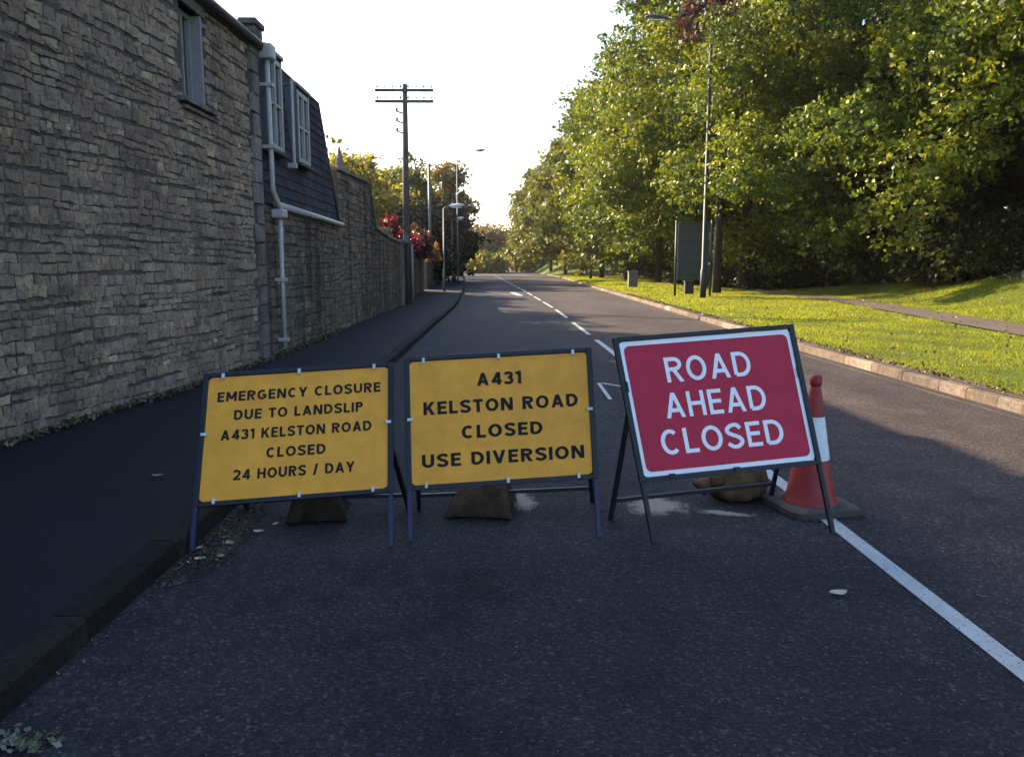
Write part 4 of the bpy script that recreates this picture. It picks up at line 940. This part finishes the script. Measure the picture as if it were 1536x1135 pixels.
make_sign('yellow temporary sign reading A431 KELSTON ROAD CLOSED USE DIVERSION, middle of the three', [-0.2821, -0.05, 0.0442], [-0.005, 4.591, 0.67], .716, .027,
          [("A431", -.132, .194, .129, .196), ("KELSTON ROAD", -.447, .043, .457, .041), ("CLOSED", -.231, -.109, .242, -.107), ("USE DIVERSION", -.463, -.261, .479, -.263)],
          rear=((-.53, 4.98), (.60, 5.13)), cap=.075, bold=.21)
make_sign('red temporary sign reading ROAD AHEAD CLOSED with white border, leaning left beside the cone', [-0.226, -0.061, 0.1337], [1.255, 4.561, 0.767], .778, -.088,
          [("ROAD", -.278, .136, .241, .135), ("AHEAD", -.323, -.067, .293, -.071), ("CLOSED", -.389, -.275, .359, -.278)], True,
          rear=((.67, 4.75), (1.78, 5.12)), frame='frame', cap=.145, bold=.155, hinge=.46)

# ------------------------------------------------------------------ cone
cn = thing('traffic_cone', 'red and white traffic cone on a worn black base behind the red sign', 'traffic cone', (1.985, 4.97, 0), R_(12))
mb = MB(); a = rounded(-.235, .235, -.235, .235, .07, 0, 3)
def slabpoly(L, z0, z1, inset):
    v = [(p.x, p.z, z0) for p in L] + [(p.x, p.z, z1 - .012) for p in L] + [(p.x * inset, p.z * inset, z1) for p in L]; n = len(L)
    return v, [(i, (i + 1) % n, n + (i + 1) % n, n + i) for i in range(n)] + [(n + i, n + (i + 1) % n, 2 * n + (i + 1) % n, 2 * n + i) for i in range(n)] + [tuple(2 * n + i for i in range(n))]
mb.add(*slabpoly(a, .004, .055, .93)); mb.build('base', M['cone_base'], cn)
mb = MB(); mb.lathe([(.175, .0555), (.168, .075), (.150, .095), (.105, .33), (.104, .332)], 28); mb.build('body', M['cone'], cn, True)
mb = MB(); mb.lathe([(.106, .333), (.1062, .337), (.064, .60), (.0635, .604)], 28); mb.build('reflective_sleeve', M['sleeve'], cn, True)
mb = MB(); mb.lathe([(.0625, .6045), (.033, .785), (.030, .79), (.030, .80), (.036, .807), (.037, .82), (.035, .862), (.024, .868)], 28); mb.build('top', M['cone'], cn, True)

# ------------------------------------------------------------------ sandbags
def sandbag(label, x, y, L, W, Hh, mat, rot, seed, neck=True):
    t = thing('sandbag', label, 'sandbag', (x, y, 0), rot, 'sandbags weighing down the sign frames')
    nu, nv = 30, 22; v = []; f = []; rs = random.Random(seed)
    ph = [rs.uniform(0, 6) for _ in range(8)]
    def fold(a, b): return .5 * math.sin(a * 9 + b * 4 + ph[0]) * math.sin(b * 3 + ph[1]) + .35 * math.sin(a * 17 - b * 11 + ph[2]) + .25 * math.sin(b * 21 + a * 5 + ph[3])
    for side in (1, 0):
        for i in range(nu + 1):
            for j in range(nv + 1):
                a = -1 + 2 * i / nu; b = -1 + 2 * j / nv
                body = max(0, (1 - abs(a) ** 3.4) * (1 - abs(b) ** 3.0)) ** .42
                ear = .10 * (abs(a) * abs(b)) ** 3
                x = a * L / 2 * (1 - .13 * (1 - abs(b)) * abs(a) ** 2 * 0 + ear - .06 * (1 - b * b)); y = b * W / 2 * (1 + ear - .07 * (1 - a * a)) 
                slump = .82 + .22 * math.sin(a * 1.6 + ph[4]) + .08 * math.sin(b * 2 + ph[5])
                edge = .016
                if side: z = edge + (Hh - edge) * body * slump * (1 + .10 * fold(a, b)) + .008 * fold(b, a) * (1 - body)
                else: z = max(.004, edge - .014 * min(1, body * 3))
                v.append((x + .010 * fold(b, a) * body, y, max(.0045, z)))
    o_ = (nu + 1) * (nv + 1); q = nv + 1
    for i in range(nu):
        for j in range(nv):
            f.append((i * q + j, (i + 1) * q + j, (i + 1) * q + j + 1, i * q + j + 1)); f.append((o_ + i * q + j, o_ + i * q + j + 1, o_ + (i + 1) * q + j + 1, o_ + (i + 1) * q + j))
    for i in range(nu): f += [(i * q, o_ + i * q, o_ + (i + 1) * q, (i + 1) * q), (i * q + nv, (i + 1) * q + nv, o_ + (i + 1) * q + nv, o_ + i * q + nv)]
    for j in range(nv): f += [(j, j + 1, o_ + j + 1, o_ + j), (nu * q + j, o_ + nu * q + j, o_ + nu * q + j + 1, nu * q + j + 1)]
    meshobj('sack', v, f, M[mat], t, True)
    if neck:
        mb = MB(); z = Hh * .45
        mb.tube([(-L * .49, 0, z), (-L * .56, .01, z), (-L * .62, 0, z + .01), (-L * .72, .01, z + .03)], [.03, .022, .04, .055], 9); mb.build('neck', M[mat], t, True)
        mb = MB(); mb.tube([(-L * .56, .028 * math.cos(a), z + .028 * math.sin(a)) for a in np.linspace(0, 6.28, 13)], .006, 5); mb.build('tie', M['sack_brown'], t, True)
    return t
sandbag('dark sandbag under the emergency closure sign', -1.14, 4.86, .34, .34, .22, 'sack_dark', R_(8), 1, False)
sandbag('brown sandbag under the middle yellow sign', -.13, 4.95, .40, .38, .23, 'sack_brown', R_(-6), 2.3, False)
tb = thing('sandbag', 'tan sandbag with tied neck between red sign and cone', 'sandbag', (1.58, 5.22, 0), R_(10), 'sandbags weighing down the sign frames')
prof = [(.10, .004), (.150, .012), (.172, .045), (.178, .085), (.172, .13), (.158, .18), (.138, .225), (.11, .262), (.07, .285), (.02, .292)]
v = []; nn = 36
for kz, (rr_, zz) in enumerate(prof):
    for k in range(nn):
        a = 2 * math.pi * k / nn; hz = zz / .29
        cr = 1 + .055 * math.sin(3 * a + 1.2 + hz * 2) + .035 * math.sin(7 * a - hz * 5) + .022 * math.sin(13 * a + hz * 9) * hz + .02 * math.sin(hz * 22 + 4 * a)
        if math.cos(a) < -.4: cr -= .10 * (-math.cos(a) - .4) * (1 if hz > .35 else 0)
        v.append((rr_ * cr * math.cos(a) * 1.10 + .02 * hz, rr_ * cr * math.sin(a) * .92, zz * (1 + .08 * math.sin(2 * a + 1) * hz)))
f = [(i_ * nn + k, i_ * nn + (k + 1) % nn, (i_ + 1) * nn + (k + 1) % nn, (i_ + 1) * nn + k) for i_ in range(len(prof) - 1) for k in range(nn)] + [tuple((len(prof) - 1) * nn + k for k in range(nn)), tuple(range(nn - 1, -1, -1))]
meshobj('sack', v, f, M['sack_tan'], tb, True)
mb = MB(); mb.tube([(-.15, -.03, .13), (-.19, -.04, .14), (-.215, -.045, .135), (-.25, -.05, .12), (-.29, -.05, .085)], [.075, .045, .026, .045, .062], 12); mb.build('neck', M['sack_tan'], tb, True)
mb = MB(); mb.tube([(-.213 + .004 * math.sin(a), -.045 + .031 * math.cos(a), .136 + .031 * math.sin(a)) for a in np.linspace(0, 6.28, 15)], .006, 5); mb.build('tie', M['sack_brown'], tb, True)

# ------------------------------------------------------------------ sand, gutter grit, leaves, stones
def patch(name, label, cx, cy, rx, ry, h, mat, seed, rot=0, kind='stuff'):
    rs = random.Random(seed); n = 40; ring = 9; v = [(cx, cy, h)]; ph = [rs.uniform(0, 6) for _ in range(5)]
    for r in range(1, ring + 1):
        q = r / ring
        for k in range(n):
            a = 2 * math.pi * k / n; e = 1 + .16 * math.sin(2 * a + ph[0]) + .12 * math.sin(3 * a + ph[1]) + .08 * math.sin(7 * a + ph[2]) + .05 * math.sin(13 * a + ph[3]) + rs.uniform(-.05, .05)
            x = rx * q * e * math.cos(a); y = ry * q * e * math.sin(a); c, s = math.cos(rot), math.sin(rot)
            v.append((cx + x * c - y * s, cy + x * s + y * c, .0045 + h * (1 - q * q) * rs.uniform(.6, 1.2)))
    f = [(0, 1 + k, 1 + (k + 1) % n) for k in range(n)]; qa = [0] * n
    for r in range(ring - 1): qa += [(r + 1) / ring] * n
    for r in range(ring - 1): f += [(1 + r * n + k, 1 + (r + 1) * n + k, 1 + (r + 1) * n + (k + 1) % n, 1 + r * n + (k + 1) % n) for k in range(n)]
    o = meshobj(name, v, f, M[mat], None, True, attr=qa); tag(o, label, 'sand', kind=kind); return o
def speck_mat(name='sand_scatter', stops=[(.42, (.05, .05, .052)), (.56, (.15, .14, .115)), (.7, (.24, .22, .18))]):
    """thin scatter of sand: grains with road showing between, denser towards the middle of the spill"""
    m, t, o = newmat(name); g_ = geo(t); n1 = noise(t, g_, 7, 5, .75); n2 = noise(t, g_, 90, 3, .8)
    a_ = t.nodes.new('ShaderNodeMath'); a_.operation = 'ADD'; t.links.new(n1, a_.inputs[0]); t.links.new(n2, a_.inputs[1])
    c = ramp(t, a_.outputs[0], stops)
    p = pbsdf(t, o, c, .95, n2, .5, .01, spec=.1)
    at = t.nodes.new('ShaderNodeAttribute'); at.attribute_name = 'vary'      # 0 in the middle of the spill, 1 at its rim
    s1 = t.nodes.new('ShaderNodeMath'); s1.operation = 'SUBTRACT'; t.links.new(a_.outputs[0], s1.inputs[0]); t.links.new(at.outputs['Fac'], s1.inputs[1])
    al = ramp(t, s1.outputs[0], [(.12, (0, 0, 0)), (.62, (1, 1, 1))])
    t.links.new(al, p.inputs['Alpha']); return m
M['sand2'] = speck_mat(); M['silt'] = speck_mat('gutter_silt', [(.42, (.010, .009, .009)), (.6, (.028, .023, .019)), (.75, (.05, .042, .034))])
patch('sand_spill', 'pale sand spilled on the road behind the red sign legs', 1.0, 5.02, .21, .30, .006, 'sand2', 3, R_(20))
patch('sand_spill', 'thin streak of sand on the road beside the middle sandbag', .12, 5.15, .16, .24, .003, 'sand2', 5, 0)
patch('sand_spill', 'faint smear of grit beside the tan sandbag', 1.40, 4.86, .20, .07, .003, 'sand2', 9, R_(-15))
def grit_strip(name, label, pts, w0, n, mat, size, seed):
    rs = np.random.default_rng(seed); P = np.array(pts); t_ = rs.uniform(0, 1, n) * (len(P) - 1); i = np.minimum(t_.astype(int), len(P) - 2); fr = (t_ - i)[:, None]
    c = P[i] * (1 - fr) + P[i + 1] * fr; c = np.concatenate([c + np.stack([np.abs(rs.normal(0, w0, n)), rs.normal(0, w0, n)], 1), rs.uniform(.006, .02, (n, 1))], 1)
    global rng
    sv = rng; rng = rs; V = leaf_quads(c, size, .5, .6); rng = sv; V[:, 2] = np.maximum(V[:, 2], .005)
    o = npmesh(name, V, 4, M[mat], None, rs.uniform(0, 1, n) ** 1.6); tag(o, label, 'leaf litter', kind='stuff'); return o
strip_pts = [(-1.70, 3.85), (-1.68, 4.5), (-1.66, 5.3)]
o = patch('gutter_silt', 'dark silt lying in the left gutter under the first yellow sign', -1.58, 4.55, .15, .80, .008, 'silt', 12); o['category'] = 'silt'
grit_strip('leaf_litter', 'damp leaf litter in the left gutter under the first yellow sign', strip_pts, .10, 700, 'litter_brown', .011, 5)
grit_strip('leaf_litter', 'sparse crumbs of leaf along the left kerb', [(-1.70, 2.3), (-1.70, 9), (-1.70, 16)], .05, 800, 'litter_brown', .008, 6)
grit_strip('leaf_litter', 'green leaf scraps in the gutter at the bottom left corner', [(-1.68, 2.44), (-1.50, 2.44)], .035, 150, 'leaf_grey', .014, 7)
def one_leaf(label, x, y, s, a, mat, z=.012, curl=.4):
    v = []; rs = random.Random(x * 100 + y); n = 7
    for i in range(n):
        u = i / (n - 1); wd = math.sin(math.pi * min(1, u * .95 + .04)) ** .8 * .42 * s
        for q in (-1, 0, 1):
            X = (u - .5) * s * 1.3; Y = q * wd; Z = z + curl * s * (abs(q) * .28 + (u - .5) ** 2 * .9)
            v.append((x + X * math.cos(a) - Y * math.sin(a), y + X * math.sin(a) + Y * math.cos(a), Z))
    f = [(i * 3 + j, i * 3 + j + 1, i * 3 + 4 + j, i * 3 + 3 + j) for i in range(n - 1) for j in (0, 1)]
    o = meshobj('fallen_leaf', v, f, M['litter'], None, True, attr=[mat] * len(f)); tag(o, label, 'leaf', 'fallen leaves on the road'); return o
one_leaf('pale curled leaf alone on the dark road at the lower right', 1.595, 3.59, .07, .2, .95)
for i, (x, y, s, lab) in enumerate([(-1.42, 4.52, .05, 'pale leaf in the gutter nearest the sandbag'), (-1.36, 4.66, .035, 'small pale leaf at the back of the gutter litter'), (-1.52, 4.32, .055, 'narrow pale leaf in the middle of the gutter litter'), (-1.60, 4.08, .05, 'pale leaf at the foot of the sign leg'), (-1.66, 4.25, .04, 'leaf lying against the kerb by the sign leg'), (-1.50, 4.12, .045, 'dull leaf right of the sign leg'), (-1.58, 4.42, .04, 'brown leaf in the gutter litter against the kerb')]):
    one_leaf(lab, x, y, s, i * 1.1, .95 if i in (0, 1, 3) else .75)
one_leaf('small dull leaf on the left pavement', -2.35, 5.35, .06, .3, .72, .128)
# loose chippings catching the light on the road
n = 2600; cx_ = rng.uniform(-1.6, 4.5, n); cy_ = 1.9 + rng.power(.8, n) * 7; cc = np.stack([cx_, cy_, np.full(n, .004)], 1)
s_ = rng.uniform(.002, .0055, n)[:, None]; an = rng.uniform(0, 6.28, n)
def tri(k): return cc + np.stack([np.cos(an + k) * s_[:, 0], np.sin(an + k) * s_[:, 0], np.zeros(n)], 1)
apex = cc + np.array([0, 0, 1]) * s_ * .9
V = np.concatenate([np.stack([tri(0), tri(2.1), apex], 1), np.stack([tri(2.1), tri(4.2), apex], 1), np.stack([tri(4.2), tri(0), apex], 1)]).reshape(-1, 3)
o = npmesh('loose_chippings', V, 3, M['kerb'], None, rng.uniform(0, 1, 3 * n)); tag(o, 'tiny loose stone chippings scattered over the near road', 'gravel', kind='stuff')
# rubble crumbs and moss along the foot of the house wall
n = 2400; yy = rng.uniform(4, 18, n); c = np.stack([np.array([wl(q) for q in yy]) + np.abs(rng.normal(0, .07, n)) + .03, yy, .145 + rng.uniform(0, .03, n)], 1)
o = npmesh('wall_foot_debris', leaf_quads(c, .022, .3, .6), 4, M['litter'], None, rng.uniform(0, 1, n) ** 1.5 * .75); tag(o, 'crumbs and dead leaves along the foot of the house wall', 'debris', kind='stuff')
# ------------------------------------------------------------------ the air
m, t, o = newmat('air'); vol = t.nodes.new('ShaderNodeVolumePrincipled'); vol.inputs['Density'].default_value = .00016; vol.inputs['Anisotropy'].default_value = .6
vol.inputs['Color'].default_value = (1, .97, .95, 1); t.links.new(vol.outputs[0], o.inputs['Volume'])
mb = MB(); mb.box(-140, 160, -65, 262, -1.5, 24); o = mb.build('haze', m); tag(o, 'thin pale evening haze in the valley air', 'haze', kind='stuff')
bpy.context.view_layer.update()
